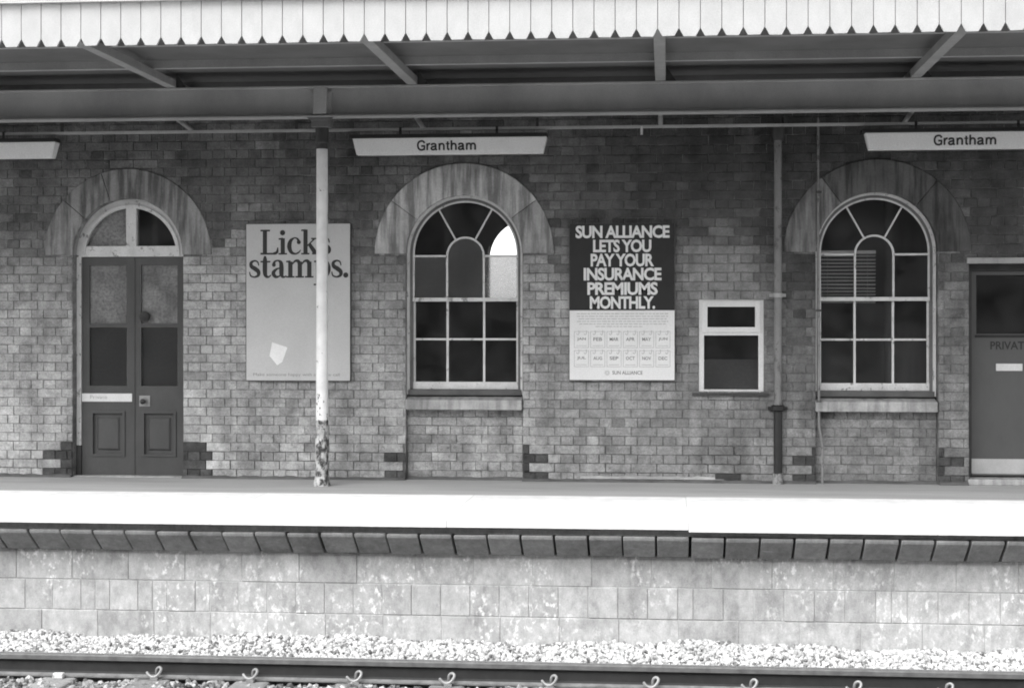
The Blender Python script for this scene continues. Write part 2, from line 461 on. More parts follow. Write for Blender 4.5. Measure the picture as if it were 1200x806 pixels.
def sleeper_mesh():
    m = MB(); m.box(-0.13, 0.13, -2.02, 0.52, -0.20, -0.006)
    return m.mesh('sleeper', M['sleeper'], bevel=0.02)
slm = sleeper_mesh()
xs = [ax(p, YR - 0.1) for p in (178, 294, 412, 523, 643, 762, 877, 998, 1110)]
sp = (xs[-1] - xs[0]) / 8
xs = [xs[0] - sp * i for i in (5, 4, 3, 2, 1)] + xs + [xs[-1] + sp * i for i in (1, 2, 3)]
for i, xx in enumerate(xs):
    s = link('sleeper', slm, track, (xx, 0, 0))
    if i != 4: link('rail_clip', clipm, s, (0.012 + rs.uniform(-.012, .012), rs.uniform(-.004, .004), 0)).rotation_euler = (0, 0, rs.uniform(-.12, .12))
    else:
        m = MB(); m.box(-0.03, 0.045, -0.125, -0.075, -0.004, 0.035); m.build('foot_pad', M['frame_paint'], s, bevel=0.006)
    c2 = link('rail_clip', clipm, s, (-0.012, 0.0, 0)); c2.rotation_euler = (0, 0, math.pi)

# ballast: thousands of broken stones
def stones(name, n, xr, fy, fz, size, tones, mat, seed, label, cat):
    r = random.Random(seed)
    ico = bmesh.new(); bmesh.ops.create_icosphere(ico, subdivisions=1, radius=1.0)
    bv = [v.co.copy() for v in ico.verts]; bf = [tuple(v.index for v in f.verts) for f in ico.faces]; ico.free()
    V = []; F = []; T = []
    for i in range(n):
        xx = r.uniform(*xr); t = r.random(); yy = fy(t); zz = fz(t, xx) + r.uniform(-0.012, 0.012)
        s = size * r.uniform(0.55, 1.25)
        rot = Euler((r.uniform(0, 6.3), r.uniform(0, 6.3), r.uniform(0, 6.3))).to_matrix()
        sc = Vector((r.uniform(0.8, 1.3), r.uniform(0.7, 1.1), r.uniform(0.55, 0.9))) * s
        base = len(V); tn = r.choice(tones) * r.uniform(0.85, 1.1)
        for c in bv:
            q = c * r.uniform(0.66, 1.2)
            V.append(tuple(rot @ Vector((q.x*sc.x, q.y*sc.y, q.z*sc.z)) + Vector((xx, yy, zz)))); T.append(tn)
        F += [tuple(base + k for k in f) for f in bf]
    me = bpy.data.meshes.new(name); me.from_pydata(V, [], F); me.materials.append(mat)
    at_ = me.attributes.new('tone', 'FLOAT', 'POINT'); at_.data.foreach_set('value', T)
    o = link(name, me); tag(o, label, cat, kind='stuff'); return o
def stone_chip():
    k = NT('ballast_stone')
    a = k.n('ShaderNodeAttribute'); a.attribute_name = 'tone'
    c = k.math('MULTIPLY', a.outputs['Fac'], k.ramp(k.noise(60, 4, 0.6), 0.3, 0.7, 0.8, 1.12))
    return k.finish(c, 0.9, 0, 0.2)
M['chip'] = stone_chip()
stones('ballast', 24000, (-7.2, 4.8), lambda t: (YR + 0.05) + t * (YW - 0.01 - YR - 0.05),
       lambda t, x: -1.025 + 0.045 * min(1, t * 1.6) + 0.02 * math.sin(x * 2.1 + 1) * t + 0.012 * math.sin(x * 7.3), 0.0205,
       [0.6, 0.66, 0.5, 0.62, 0.42, 0.2], M['chip'], 5, 'pale limestone ballast banked between the platform wall and the rail', 'ballast')
stones('ballast', 11000, (-7.2, 4.8), lambda t: YR - 0.08 - t * 1.35, lambda t, x: -1.105 + 0.012 * math.sin(x * 5), 0.031,
       [0.4, 0.5, 0.28, 0.16, 0.1], M['chip'], 6, 'mixed grey ballast lying between the sleepers in front of the rail', 'ballast')

# ------------------------------------------------------------------ station building
CH = 0.0855                                 # brick course
bld = empty('station_building', (0, 0, 0))
tag(bld, 'long brick station building with stone window arches under the platform canopy', 'building')
ZTOP = 4.3
SPR = az(543, 297)                          # springing of the arches
door_cx, door_r, door_R = ax(149.5), (ax(214) - ax(84.5)) / 2, (ax(248) - ax(52)) / 2
win_cx, win_r, win_R = ax(543.5), (ax(612) - ax(475)) / 2, (ax(648) - ax(438)) / 2
rwin_cx = ax(1027.5)
sill_top = az(543, 466); sill_bot = az(543, 480)
sw = (ax(819), ax(895), az(857, 460), az(857, 351))      # small window
rd = (ax(1135.5), ax(1135.5) + 1.02, 0.0, az(1135, 309)) # right door
OPEN = [dict(x0=door_cx-door_r, x1=door_cx+door_r, z0=0, zs=SPR, cx=door_cx, r=door_r, R=door_R),
        dict(x0=win_cx-win_r, x1=win_cx+win_r, z0=0, zs=SPR, cx=win_cx, r=win_r, R=win_R),
        dict(x0=rwin_cx-win_r, x1=rwin_cx+win_r, z0=0, zs=SPR, cx=rwin_cx, r=win_r, R=win_R),
        dict(x0=sw[0], x1=sw[1], z0=sw[2], z1=sw[3]), dict(x0=rd[0], x1=rd[1], z0=0, z1=rd[3])]
BX0, BX1 = -8.2, 5.2
def top_of(o, x):
    if 'r' in o: return o['zs'] + math.sqrt(max(0, o['r']**2 - (x - o['cx'])**2))
    return o['z1']
# mortar core with openings
xs = {BX0, BX1}
for o in OPEN:
    xs |= {o['x0'], o['x1']}
    if 'r' in o:
        for i in range(33): xs.add(o['cx'] - o['r'] * math.cos(math.pi * i / 32))
xs = sorted(xs); xs = [x for i, x in enumerate(xs) if i == 0 or x - xs[i-1] > 1e-5]
m = MB(); YC, YB = 0.008, 0.30
for a, c in zip(xs[:-1], xs[1:]):
    mid = (a + c) / 2
    h = next((o for o in OPEN if o['x0'] < mid < o['x1']), None)
    spans = [((0, 0), (ZTOP, ZTOP))]
    if h:
        spans = [((top_of(h, a), top_of(h, c)), (ZTOP, ZTOP))]
        if h['z0'] > 0: spans.append(((0, 0), (h['z0'], h['z0'])))
    for lo, hi in spans:
        m.quad([(a, YC, lo[0]), (c, YC, lo[1]), (c, YC, hi[1]), (a, YC, hi[0])], 0)
        m.quad([(a, YB, lo[0]), (a, YB, hi[0]), (c, YB, hi[1]), (c, YB, lo[1])], 1)
for o in OPEN:
    if 'r' in o:
        path = [(o['x0'], 0), (o['x0'], o['zs'])] + [(o['cx'] - o['r']*math.cos(math.pi*i/32), o['zs'] + o['r']*math.sin(math.pi*i/32)) for i in range(1, 32)] + [(o['x1'], o['zs']), (o['x1'], 0)]
    else:
        path = [(o['x0'], o['z0']), (o['x0'], o['z1']), (o['x1'], o['z1']), (o['x1'], o['z0'])]
        if o['z0'] > 0: path.append(path[0])
    for p, q in zip(path[:-1], path[1:]):
        m.quad([(p[0], YC, p[1]), (q[0], YC, q[1]), (q[0], YB, q[1]), (p[0], YB, p[1])], 0)
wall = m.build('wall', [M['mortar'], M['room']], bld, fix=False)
# building beyond the frame, back walls and ceiling
def brick_far():
    k = NT('far_brickwork'); bt = k.n('ShaderNodeTexBrick'); mp = k.n('ShaderNodeMapping'); mp.inputs['Rotation'].default_value = (R(90), 0, 0)
    k.l(k.geo.outputs['Position'], mp.inputs[0]); k.l(mp.outputs[0], bt.inputs[0])
    bt.inputs['Color1'].default_value = g(0.33); bt.inputs['Color2'].default_value = g(0.24); bt.inputs['Mortar'].default_value = g(0.15)
    bt.inputs['Scale'].default_value = 1; bt.inputs['Brick Width'].default_value = 0.24; bt.inputs['Row Height'].default_value = CH; bt.inputs['Mortar Size'].default_value = 0.004
    k.l(bt.outputs[0], k.b.inputs[0]); k.b.inputs['Roughness'].default_value = 0.9; return k.m
M['brick_far'] = brick_far()
for a, c in ((XL, BX0), (BX1, XR)):
    m = MB(); m.box(a, c, 0.0, 0.3, 0, ZTOP); m.build('end_wall', M['brick_far'], bld)
YBK = 5.0
fx, fz_, fr_ = ax(618, YBK), az(618, 303, YBK), ax(618, YBK) - ax(571, YBK)
fz0 = az(618, 351, YBK)
m = MB()
pts = [fx - fr_ * math.cos(math.pi * i / 32) for i in range(33)]
for a, c in [(XL, pts[0])] + list(zip(pts[:-1], pts[1:])) + [(pts[-1], XR)]:
    if pts[0] <= (a + c) / 2 <= pts[-1]:
        za, zc = (fz_ + math.sqrt(max(0, fr_**2 - (q - fx)**2)) for q in (a, c))
        for yy in (YBK, YBK + 0.3):
            m.quad([(a, yy, za), (c, yy, zc), (c, yy, ZTOP), (a, yy, ZTOP)])
            m.quad([(a, yy, 0), (c, yy, 0), (c, yy, fz0), (a, yy, fz0)])
    else:
        m.box(a, c, YBK, YBK + 0.3, 0, ZTOP)
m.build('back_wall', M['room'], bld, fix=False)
m = MB(); m.box(XL, XR, -0.02, YBK + 0.5, ZTOP + 0.001, ZTOP + 0.2); m.build('roof', M['room'], bld)
for xx in (XL, ax(700, 2), ax(1115, 0) + 0.05, XR - 0.1):
    m = MB(); m.box(xx, xx + 0.1, 0.301, YBK - 0.001, 0.002, ZTOP); m.build('partition', M['room'], bld)

# bricks
def brick_mesh(wd, seed, ht=CH):
    r = random.Random(seed); c = 0.0045; d = 0.09
    jj = lambda: r.choice((0.0008, 0.002, 0.003, 0.004, 0.0055))
    x0, x1, z0, z1 = jj(), wd - jj(), jj() * .8, ht - jj() * .8
    jt = lambda: r.uniform(-0.0022, 0.0022)
    V = []
    V += [(x0 + c + jt(), jt(), z0 + c + jt()), (x1 - c + jt(), jt(), z0 + c + jt()), (x1 - c + jt(), jt(), z1 - c + jt()), (x0 + c + jt(), jt(), z1 - c + jt())]
    V += [(x0, c * .8, z0), (x1, c * .8, z0), (x1, c * .8, z1), (x0, c * .8, z1)]
    V += [(x0, d, z0), (x1, d, z0), (x1, d, z1), (x0, d, z1)]
    F = [(0,1,2,3)] + [(i, i+4, (i+1)%4+4, (i+1)%4) for i in range(4)] + [(i+4, i+8, (i+1)%4+8, (i+1)%4+4) for i in range(4)]
    return V, F
def as_mesh(V, F):
    me = bpy.data.meshes.new('brick'); me.from_pydata(V, [], F); me.materials.append(M['brick']); me.update(); return me
STR, HDR = 0.2405, 0.12025
shared = {STR: [as_mesh(*brick_mesh(STR, i)) for i in range(14)], HDR: [as_mesh(*brick_mesh(HDR, 20 + i)) for i in range(14)]}
br = random.Random(21)
ncourse = int(ZTOP / CH)
def near_jamb(x, w_, k):
    """dark engineering bricks toothed into the plinth beside the bays"""
    if k > 3: return False
    e = 0.24 if k % 2 == 0 else 0.13
    for o in OPEN[:3]:
        if (o['x0'] - e < x + w_/2 < o['x0']) or (o['x1'] < x + w_/2 < o['x1'] + e): return True
    return False
def wob(x, z, s=0):                          # smooth irregular values about 0
    return (math.sin(x * 1.3 + s) + math.sin(x * 2.9 + 1.7 * s + z) + 0.6 * math.sin(x * 5.3 + 2 * z + s) + 0.5 * math.sin(z * 4.1 + x * 0.7 - s)) / 3.1
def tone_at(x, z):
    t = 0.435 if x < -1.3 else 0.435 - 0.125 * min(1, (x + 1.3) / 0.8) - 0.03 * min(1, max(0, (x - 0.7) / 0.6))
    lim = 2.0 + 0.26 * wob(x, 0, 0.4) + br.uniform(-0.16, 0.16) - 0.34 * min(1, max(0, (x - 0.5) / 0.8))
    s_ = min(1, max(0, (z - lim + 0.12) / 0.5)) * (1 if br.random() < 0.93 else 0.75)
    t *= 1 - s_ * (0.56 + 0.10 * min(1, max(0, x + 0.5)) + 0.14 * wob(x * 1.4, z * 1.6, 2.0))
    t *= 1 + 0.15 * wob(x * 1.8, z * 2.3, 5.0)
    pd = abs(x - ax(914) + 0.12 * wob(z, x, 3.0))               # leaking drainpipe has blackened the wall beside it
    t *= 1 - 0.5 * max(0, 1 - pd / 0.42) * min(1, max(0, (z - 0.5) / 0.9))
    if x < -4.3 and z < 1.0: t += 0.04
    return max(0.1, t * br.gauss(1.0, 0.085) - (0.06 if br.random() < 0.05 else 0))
cand = []; rest = []                         # (x, width, course, y, full?)
for k in range(ncourse):
    zc = (k + 0.5) * CH
    unit = HDR if k % 2 == 0 else STR
    x = BX0 - (0 if k % 2 == 0 else 0.06)
    ex = []
    for o in OPEN:
        if 'r' in o:
            if zc < o['zs']: ex.append((o['x0'], o['x1']))
            elif zc < o['zs'] + o['R'] - 0.1:
                h = math.sqrt((o['R'] - 0.1)**2 - (zc - o['zs'])**2); ex.append((o['cx'] - h, o['cx'] + h))
        elif o['z0'] - 0.01 < zc < o['z1'] + 0.02: ex.append((o['x0'], o['x1']))
    while x < BX1:
        wd = unit
        if br.random() < 0.05 and k % 2 == 0: wd = STR      # the bond is not perfect
        segs = [(x, x + wd)]
        for e0, e1 in ex:
            ns = []
            for a, c in segs:
                if c <= e0 or a >= e1: ns.append((a, c)); continue
                if a < e0: ns.append((a, e0))
                if c > e1: ns.append((e1, c))
            segs = ns
        for a, c in segs:
            if c - a < 0.03: continue
            fullb = abs((c - a) - wd) < 1e-6
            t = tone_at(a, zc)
            if near_jamb(a, c - a, k): t = br.uniform(0.07, 0.11)
            (cand if fullb else rest).append((a, c - a, k, t))
        x += wd
plinth = lambda k: -0.012 if k < 4 else 0.0
def visible(a, wd): return ax(2) < a and a + wd < ax(1198)
cand.sort(key=lambda q: (0 if (visible(q[0], q[1]) and 0 < q[2] and q[1] > 0.2) else 1, abs(q[2] * CH - 0.75) if visible(q[0], q[1]) else 9))
single, more = cand[:296], cand[296:]
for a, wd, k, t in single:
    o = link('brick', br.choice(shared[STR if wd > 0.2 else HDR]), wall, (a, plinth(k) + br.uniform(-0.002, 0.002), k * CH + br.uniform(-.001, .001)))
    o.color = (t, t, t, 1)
V = []; F = []; T = []
def addb(a, wd, y, z, t, ht=CH):
    v, f = brick_mesh(wd, br.randrange(9999), ht); n = len(V); dy = y + br.uniform(-0.002, 0.002)
    V.extend((p[0] + a, p[1] + dy, p[2] + z) for p in v); F.extend(tuple(n + i for i in q) for q in f); T.extend([t] * len(v))
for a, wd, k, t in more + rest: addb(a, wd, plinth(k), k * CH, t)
def join_bricks(name):
    me = bpy.data.meshes.new(name); me.from_pydata(V, [], F); me.materials.append(M['brick'])
    q = me.attributes.new('tone', 'FLOAT', 'POINT'); q.data.foreach_set('value', T)
    o = link(name, me, wall); o.color = (0, 0, 0, 1); o['kind'] = 'stuff'; return o
join_bricks('brickwork')
# recessed panels under the two arched windows
V = []; F = []; T = []
for o in OPEN[1:3]:
    m = MB(); m.box(o['x0'] + 0.002, o['x1'] - 0.002, 0.088, 0.29, 0.0, sill_bot); m.build('panel_core', M['mortar'], wall)
    k = 0
    while k * CH < sill_bot - 0.02:
        unit = HDR if k % 2 else STR; x = o['x0'] - (0.06 if k % 2 else 0)
        hh = min(CH, sill_bot - k * CH)
        while x < o['x1'] - 0.03:
            a, c = max(x, o['x0'] + 0.003), min(x + unit, o['x1'] - 0.003)
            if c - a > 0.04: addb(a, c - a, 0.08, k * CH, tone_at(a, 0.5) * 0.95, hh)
            x += unit
        k += 1
join_bricks('recessed_brickwork')
# mortar fillet at the foot of the wall and an air brick
fil = simple('lime_fillet', 0.36, 0.95, 0.45, 4); tup = simple('dark_upstand', 0.10, 0.9, 0.4, 5)  # pale fillet, and a dark strip raised along the wall foot
def foot(x0, x1, prof, name, mt, seed, jit):
    r_ = random.Random(seed); q = MB(); n_ = max(2, int((x1 - x0) / 0.06)); rows = []
    for i in range(n_ + 1):
        k_ = r_.uniform(-jit, jit); rows.append([(x0 + (x1 - x0) * i / n_, p[0], p[1] + (k_ if p[2] else 0)) for p in prof])
    for a_, c_ in zip(rows[:-1], rows[1:]):
        for u_ in range(len(prof) - 1): q.quad([a_[u_], c_[u_], c_[u_ + 1], a_[u_ + 1]])
    q.build(name, mt, wall)
gaps = [(BX0, OPEN[0]['x0']), (OPEN[0]['x1'], OPEN[1]['x0']), (OPEN[1]['x0'], OPEN[1]['x1']), (OPEN[1]['x1'], OPEN[2]['x0']), (OPEN[2]['x0'], OPEN[2]['x1']), (OPEN[2]['x1'], rd[0] - 0.012)]
for i_, (a, c) in enumerate(gaps):
    yb = 0.082 if i_ in (2, 4) else -0.010
    foot(a, c, [(yb - 0.05, 0.001, 0), (yb - 0.03, 0.022, 1), (yb, 0.026, 1)], 'dark_upstand', tup, i_, 0.006)
foot(ax(680), ax(848), [(-0.024, 0.029, 0), (-0.022, 0.052, 1), (-0.010, 0.058, 1)], 'mortar_fillet', fil, 31, 0.006)
m = MB(); a0, a1 = ax(838), ax(868); z0, z1 = 0.032, 0.085
m.box(a0, a1, -0.0235, -0.008, z0, z1)
for i in range(6):
    xx = a0 + 0.02 + i * (a1 - a0 - 0.04) / 5; m.box(xx - 0.006, xx + 0.006, -0.030, -0.0238, z0 + 0.006, z1 - 0.006)
m.build('air_brick', M['dark_iron'], wall)

# arch stones
def arch(o, cuts, tones, y0=-0.014):
    cuts = [0.0] + cuts + [180.0]
    for a, c, tn in zip(cuts[:-1], cuts[1:], tones):
        m = MB(); g0 = 0.15 if a > 0 else 0; g1 = 0.15 if c < 180 else 0
        m.ring(o['cx'], o['zs'], o['r'] - 0.004, o['R'], R(a + g0), R(c - g1), y0, 0.11, max(6, int((c - a) / 5)))
        o_ = m.build('arch_stone', M['stone'], bld, bevel=0.006); o_.color = (tn, tn, tn, 1)
arch(OPEN[0], [108, 140], (0.60, 0.62, 0.60)); arch(OPEN[1], [36, 144], (0.78, 1.1, 1.0)); arch(OPEN[2], [50, 126], (0.22, 0.26, 0.50))

# ---- arched sash window
def hwindow(cx, label, kinds):
    YF = 0.10
    par = (DC + YF) / DC
    r = win_r - 0.012                        # outside of the box frame
    fw = 0.040
    Z = lambda py: az(543.5, py, YF)
    zsp, zmt, zmid, zbr0, zbr1 = Z(300), Z(351), Z(397.5), Z(456), Z(447.5)
    bx = (ax(565, YF) - ax(522, YF)) / 2     # half distance of the two vertical bars
    zs = SPR
    m = MB()
    # box frame: jambs and curved head, stepped
    for s in (-1, 1):
        x0, x1 = sorted((cx + s * r, cx + s * (r - fw)))
        m.box(x0, x1, YF + 0.015, YF + 0.10, zbr0 - 0.05, zs, 1)
        x0, x1 = sorted((cx + s * (r + 0.012), cx + s * (r - 0.014)))
        m.box(x0, x1, YF - 0.022, YF + 0.0145, zbr0 - 0.05, zs)
    m.ring(cx, zs, r - fw, r, 0, math.pi, YF + 0.015, YF + 0.10, 40, 1)
    m.ring(cx, zs, r - 0.014, r + 0.012, 0, math.pi, YF - 0.022, YF + 0.0145, 40)
    fr = m.build('arched_window', [M['frame_paint'], M['frame_groove']], bld)
    ri = r - fw
    YS = YF + 0.022
    # sash members
    def bar(pts, wd=0.019, name='glazing_bar', y=YS, d=0.03):
        q = MB()
        for p0, p1 in zip(pts[:-1], pts[1:]):
            d_ = Vector((p1[0]-p0[0], p1[1]-p0[1])); l = d_.normalized(); nn = Vector((-l.y, l.x)) * wd / 2
            q.prism([(p0[0]-nn.x, p0[1]-nn.y), (p1[0]-nn.x, p1[1]-nn.y), (p1[0]+nn.x, p1[1]+nn.y), (p0[0]+nn.x, p0[1]+nn.y)], y, y + d)
        q.build(name, M['frame_paint'], fr)
    q = MB(); q.ring(cx, zs, ri - 0.016, ri + 0.003, 0, math.pi, YS - 0.004, YS + 0.03, 40)
    for s in (-1, 1):
        x0, x1 = sorted((cx + s * (ri - 0.016), cx + s * (ri + 0.003))); q.box(x0, x1, YS - 0.004, YS + 0.03, zmt, zs)
    q.build('upper_sash', M['frame_paint'], fr)
    q = MB()
    for s in (-1, 1):
        x0, x1 = sorted((cx + s * (ri - 0.02), cx + s * (ri + 0.003))); q.box(x0, x1, YS + 0.034, YS + 0.07, zbr1, zmt)
    q.box(cx - ri - 0.002, cx + ri + 0.002, YS + 0.012, YS + 0.062, zbr0, zbr1)
    q.build('lower_sash', M['frame_paint'], fr)
    q = MB(); q.box(cx - ri, cx + ri, YS - 0.012, YS + 0.05, zmt - 0.018, zmt + 0.018); q.build('meeting_rail', M['frame_paint'], fr)
    q = MB(); q.box(cx - r + 0.003, cx + r - 0.003, YF - 0.03, YF + 0.1, zbr0 - 0.055, zbr0 - 0.004)
    q.build('timber_sill', M['frame_paint'] if False else simple('dark_sill', 0.10, 0.8, 0.3), fr)  # dark tone for the strip under the bottom rail
    # bars of the upper sash
    bar([(cx - ri, zsp), (cx - bx, zsp)]); bar([(cx + bx, zsp), (cx + ri, zsp)])
    for s in (-1, 1): bar([(cx + s*bx, zmt + 0.018), (cx + s*bx, zsp)])
    q = MB(); q.ring(cx, zsp, bx - 0.0095, bx + 0.0095, 0, math.pi, YS, YS + 0.03, 20); q.build('glazing_bar', M['frame_paint'], fr)
    ang = R(59)
    for s in (-1, 1):
        ca, sa = math.cos(ang) * s, math.sin(ang)
        bar([(cx + ca*bx*1.03, zsp + sa*bx*1.03), (cx + ca*(ri - 0.004), zs + sa*(ri - 0.004))], 0.016)
    # bars of the lower sash
    for s in (-1, 1): bar([(cx + s*bx, zbr1), (cx + s*bx, zmt - 0.018)], 0.021, y=YS + 0.036)
    for a, c in ((-ri, -bx - 0.0105), (-bx + 0.0105, bx - 0.0105), (bx + 0.0105, ri)): bar([(cx + a, zmid), (cx + c, zmid)], 0.019, y=YS + 0.037)
    # panes
    def pane(pts, mt, y):
        q = MB(); q.prism(pts, y, y + 0.004); o = q.build('pane', M[mt], fr); return o
    yu, yl = YS + 0.014, YS + 0.05
    arc = lambda rr, zc, a0, a1, n=14: [(cx + rr*math.cos(a0+(a1-a0)*i/n), zc + rr*math.sin(a0+(a1-a0)*i/n)) for i in range(n+1)]
    pane([(cx-ri, zmt), (cx-bx, zmt), (cx-bx, zsp), (cx-ri, zsp)], kinds[0], yu)
    pane([(cx-bx, zmt), (cx+bx, zmt)] + arc(bx, zsp, 0, math.pi), kinds[1], yu)
    pane([(cx+bx, zmt), (cx+ri, zmt), (cx+ri, zsp), (cx+bx, zsp)], kinds[2], yu)
    pane(arc(ri, zs, 0, ang) + arc(bx, zsp, ang, 0), kinds[5], yu)
    pane(arc(ri, zs, ang, math.pi - ang) + arc(bx, zsp, math.pi - ang, ang), kinds[4], yu)
    pane(arc(ri, zs, math.pi - ang, math.pi) + arc(bx, zsp, math.pi, math.pi - ang), kinds[3], yu)
    gx = [-ri, -bx, bx, ri]
    for i in range(3):
        for z0, z1 in ((zbr1, zmid), (zmid, zmt)):
            pane([(cx+gx[i], z0), (cx+gx[i+1], z0), (cx+gx[i+1], z1), (cx+gx[i], z1)], kinds[6], yl)
    # stone sill
    q = MB(); sy = -0.045
    q.quad([(cx-win_r+0.002, sy, sill_bot), (cx+win_r-0.002, sy, sill_bot), (cx+win_r-0.002, sy, sill_top-0.012), (cx-win_r+0.002, sy, sill_top-0.012)])
    q.v = []; q.f = []; q.m = []
    x0, x1 = cx - win_r + 0.004, cx + win_r - 0.004
    prof = [(sy, sill_bot), (sy, sill_top - 0.02), (YF + 0.03, sill_top + 0.012), (YF + 0.03, sill_bot)]
    for xx in (x0, x1): q.v += [(xx, p[0], p[1]) for p in prof]
    q.f += [(0,1,2,3), (7,6,5,4)] + [(i, 4+i, 4+(i+1)%4, (i+1)%4) for i in range(4)]; q.m += [0]*6
    q.build('stone_sill', M['sill'], bld, bevel=0.008)
    return fr
hwindow(win_cx, '', ['frost', 'frost', 'frost_clear', 'dark_glass', 'glass', 'glass', 'dark_glass'])
hwindow(rwin_cx - 0.008, '', ['glass', 'glass', 'glass', 'glass', 'glass', 'glass', 'glass'])

# ---- left double door
YD = 0.12
def dz(py): return az(150, py, YD)
def dx(px): return ax(px, YD)
ofr = OPEN[0]; dr = door_r - 0.004
m = MB()
zt0, zt1 = dz(301), dz(291)                  # transom
m.ring(door_cx, SPR, dr - 0.083, dr, 0, math.pi, YD - 0.02, YD + 0.08, 40)
m.ring(door_cx, SPR, dr - 0.09, dr - 0.055, 0, math.pi, YD - 0.034, YD - 0.0205, 40)
m.box(door_cx - dr + 0.02, door_cx + dr - 0.02, YD - 0.024, YD + 0.07, zt0, zt1 + 0.02)
m.box(door_cx - 0.045, door_cx + 0.055, YD - 0.028, YD + 0.06, zt1 + 0.02, SPR + dr - 0.06)
for s in (-1, 1):
    x0, x1 = sorted((door_cx + s * dr, door_cx + s * (dr - 0.045)))
    m.box(x0, x1, YD - 0.02, YD + 0.08, 0.30 if s < 0 else 0.0, zt0, 0 if s < 0 else 1)
frame = m.build('door_frame', [M['frame_paint'], M['door_paint']], bld)
m = MB(); m.box(door_cx - dr, door_cx - dr + 0.043, YD - 0.022, YD + 0.08, 0.0, 0.297); m.build('jamb_foot', M['dark_iron'], frame)
for s, mt in ((-1, 'frost_door'), (1, 'glass')):
    rr = dr - 0.08; q = MB()
    pts = [(door_cx + s*0.04, zt1), (door_cx + s*rr, zt1)] + [(door_cx + s*rr*math.cos(a*math.pi/2/12), SPR + rr*math.sin(a*math.pi/2/12)) for a in range(1, 12)] + [(door_cx + s*0.04, SPR + rr)]
    q.prism(pts if s > 0 else pts[::-1], YD + 0.02, YD + 0.024); q.build('pane', M[mt], frame)
def text_mesh(body, bold=0.0, space=1.0):
    cu = bpy.data.curves.new('lettering', 'FONT'); cu.body = body; cu.offset = bold; cu.space_character = space; cu.resolution_u = 3
    o = bpy.data.objects.new('lettering_tmp', cu); col.objects.link(o)
    dg = bpy.context.evaluated_depsgraph_get(); dg.update()
    me = bpy.data.meshes.new_from_object(o.evaluated_get(dg))
    vs_ = [tuple(v.co) for v in me.vertices]; fs_ = [tuple(p.vertices) for p in me.polygons]
    bpy.data.objects.remove(o); bpy.data.curves.remove(cu); bpy.data.meshes.remove(me)
    return vs_, fs_
def put_text(mb, body, x0, x1, z0, z1, y, bold=0.0, m=0, space=1.0):
    v, f = text_mesh(body, bold, space)
    ax0, ax1 = min(p[0] for p in v), max(p[0] for p in v); ay0, ay1 = min(p[1] for p in v), max(p[1] for p in v)
    n = len(mb.v)
    mb.v += [(x0 + (p[0]-ax0)/(ax1-ax0)*(x1-x0), y, z0 + (p[1]-ay0)/(ay1-ay0)*(z1-z0)) for p in v]
    for q in f: mb.f.append(tuple(n + i for i in q)); mb.m.append(m)
zb, ztop = 0.012, zt0 - 0.004
xl0, xmid, xr1 = door_cx - dr + 0.047, dx(157.5), door_cx + dr - 0.047
def leaf(x0, x1, px_p, px_m, side):
    # stiles and rails around two panes, solid lower part with moulded panel
    pa, pb = dx(px_p[0]), dx(px_p[1]); z1a, z1b, z2a, z2b = dz(379), dz(311), dz(452), dz(384)
    ma, mb_ = dx(px_m[0]), dx(px_m[1]); za, zb_ = dz(532), dz(484)
    m = MB(); y0, y1 = YD, YD + 0.045
    m.box(x0, pa, y0, y1, zb, ztop); m.box(pb, x1, y0, y1, zb, ztop)
    m.box(pa, pb, y0, y1, z1b, ztop); m.box(pa, pb, y0 + 0.002, y1, z2b, z1a); m.box(pa, pb, y0, y1, zb_, z2a); m.box(pa, pb, y0, y1, zb, za)
    m.box(pa, ma, y0 + 0.0005, y1, za, zb_); m.box(mb_, pb, y0 + 0.0005, y1, za, zb_)
    l = m.build('door_leaf', M['door_paint'], bld, fix=True)
    q = MB(); q.box(ma, mb_, y0 + 0.022, y1, za, zb_)
    # raised field with sloped margins
    i1, i2 = 0.035, 0.055
    o_ = [(ma+i1, za+i1), (mb_-i1, za+i1), (mb_-i1, zb_-i1), (ma+i1, zb_-i1)]; p_ = [(ma+i2, za+i2), (mb_-i2, za+i2), (mb_-i2, zb_-i2), (ma+i2, zb_-i2)]
    for i in range(4):
        j = (i + 1) % 4
        q.quad([(o_[i][0], y0+0.0215, o_[i][1]), (o_[j][0], y0+0.0215, o_[j][1]), (p_[j][0], y0+0.007, p_[j][1]), (p_[i][0], y0+0.007, p_[i][1])])
    q.quad([(p[0], y0+0.007, p[1]) for p in p_])
    q.build('door_panel', M['door_paint'], l)
    # bolection moulding, standing proud
    q = MB(); e = 0.022
    q.box(ma-e, mb_+e, y0-0.012, y0-0.001, zb_-0.001, zb_+e); q.box(ma-e, mb_+e, y0-0.012, y0-0.001, za-e, za+0.001)
    q.box(ma-e, ma+0.001, y0-0.0115, y0-0.001, za+0.0012, zb_-0.0012); q.box(mb_-0.001, mb_+e, y0-0.0115, y0-0.001, za+0.0012, zb_-0.0012)
    q.build('moulding', M['door_paint'], l)
    for (a, c, mt) in ((z1a, z1b, 'frost_door'), (z2a, z2b, 'frost_dark')):
        q = MB(); q.box(pa - 0.004, pb + 0.004, y0 + 0.02, y0 + 0.025, a - 0.004, c + 0.004); q.build('pane', M[mt], l)
    return l
L = leaf(xl0, xmid - 0.003, (105, 148.5), (109, 144), -1)
Rl = leaf(xmid + 0.003, xr1, (165.5, 208), (169, 204), 1)
m = MB(); m.box(xmid - 0.012, xmid + 0.006, YD - 0.008, YD - 0.0006, zb, ztop); m.build('meeting_bead', M['door_paint'], Rl)
q = MB(); q.box(dx(96.5), dx(155), YD - 0.010, YD - 0.001, dz(470.5), dz(461), 0)
put_text(q, 'Private', dx(106), dx(126), dz(467.3), dz(463), YD - 0.011, 0.01, 1)
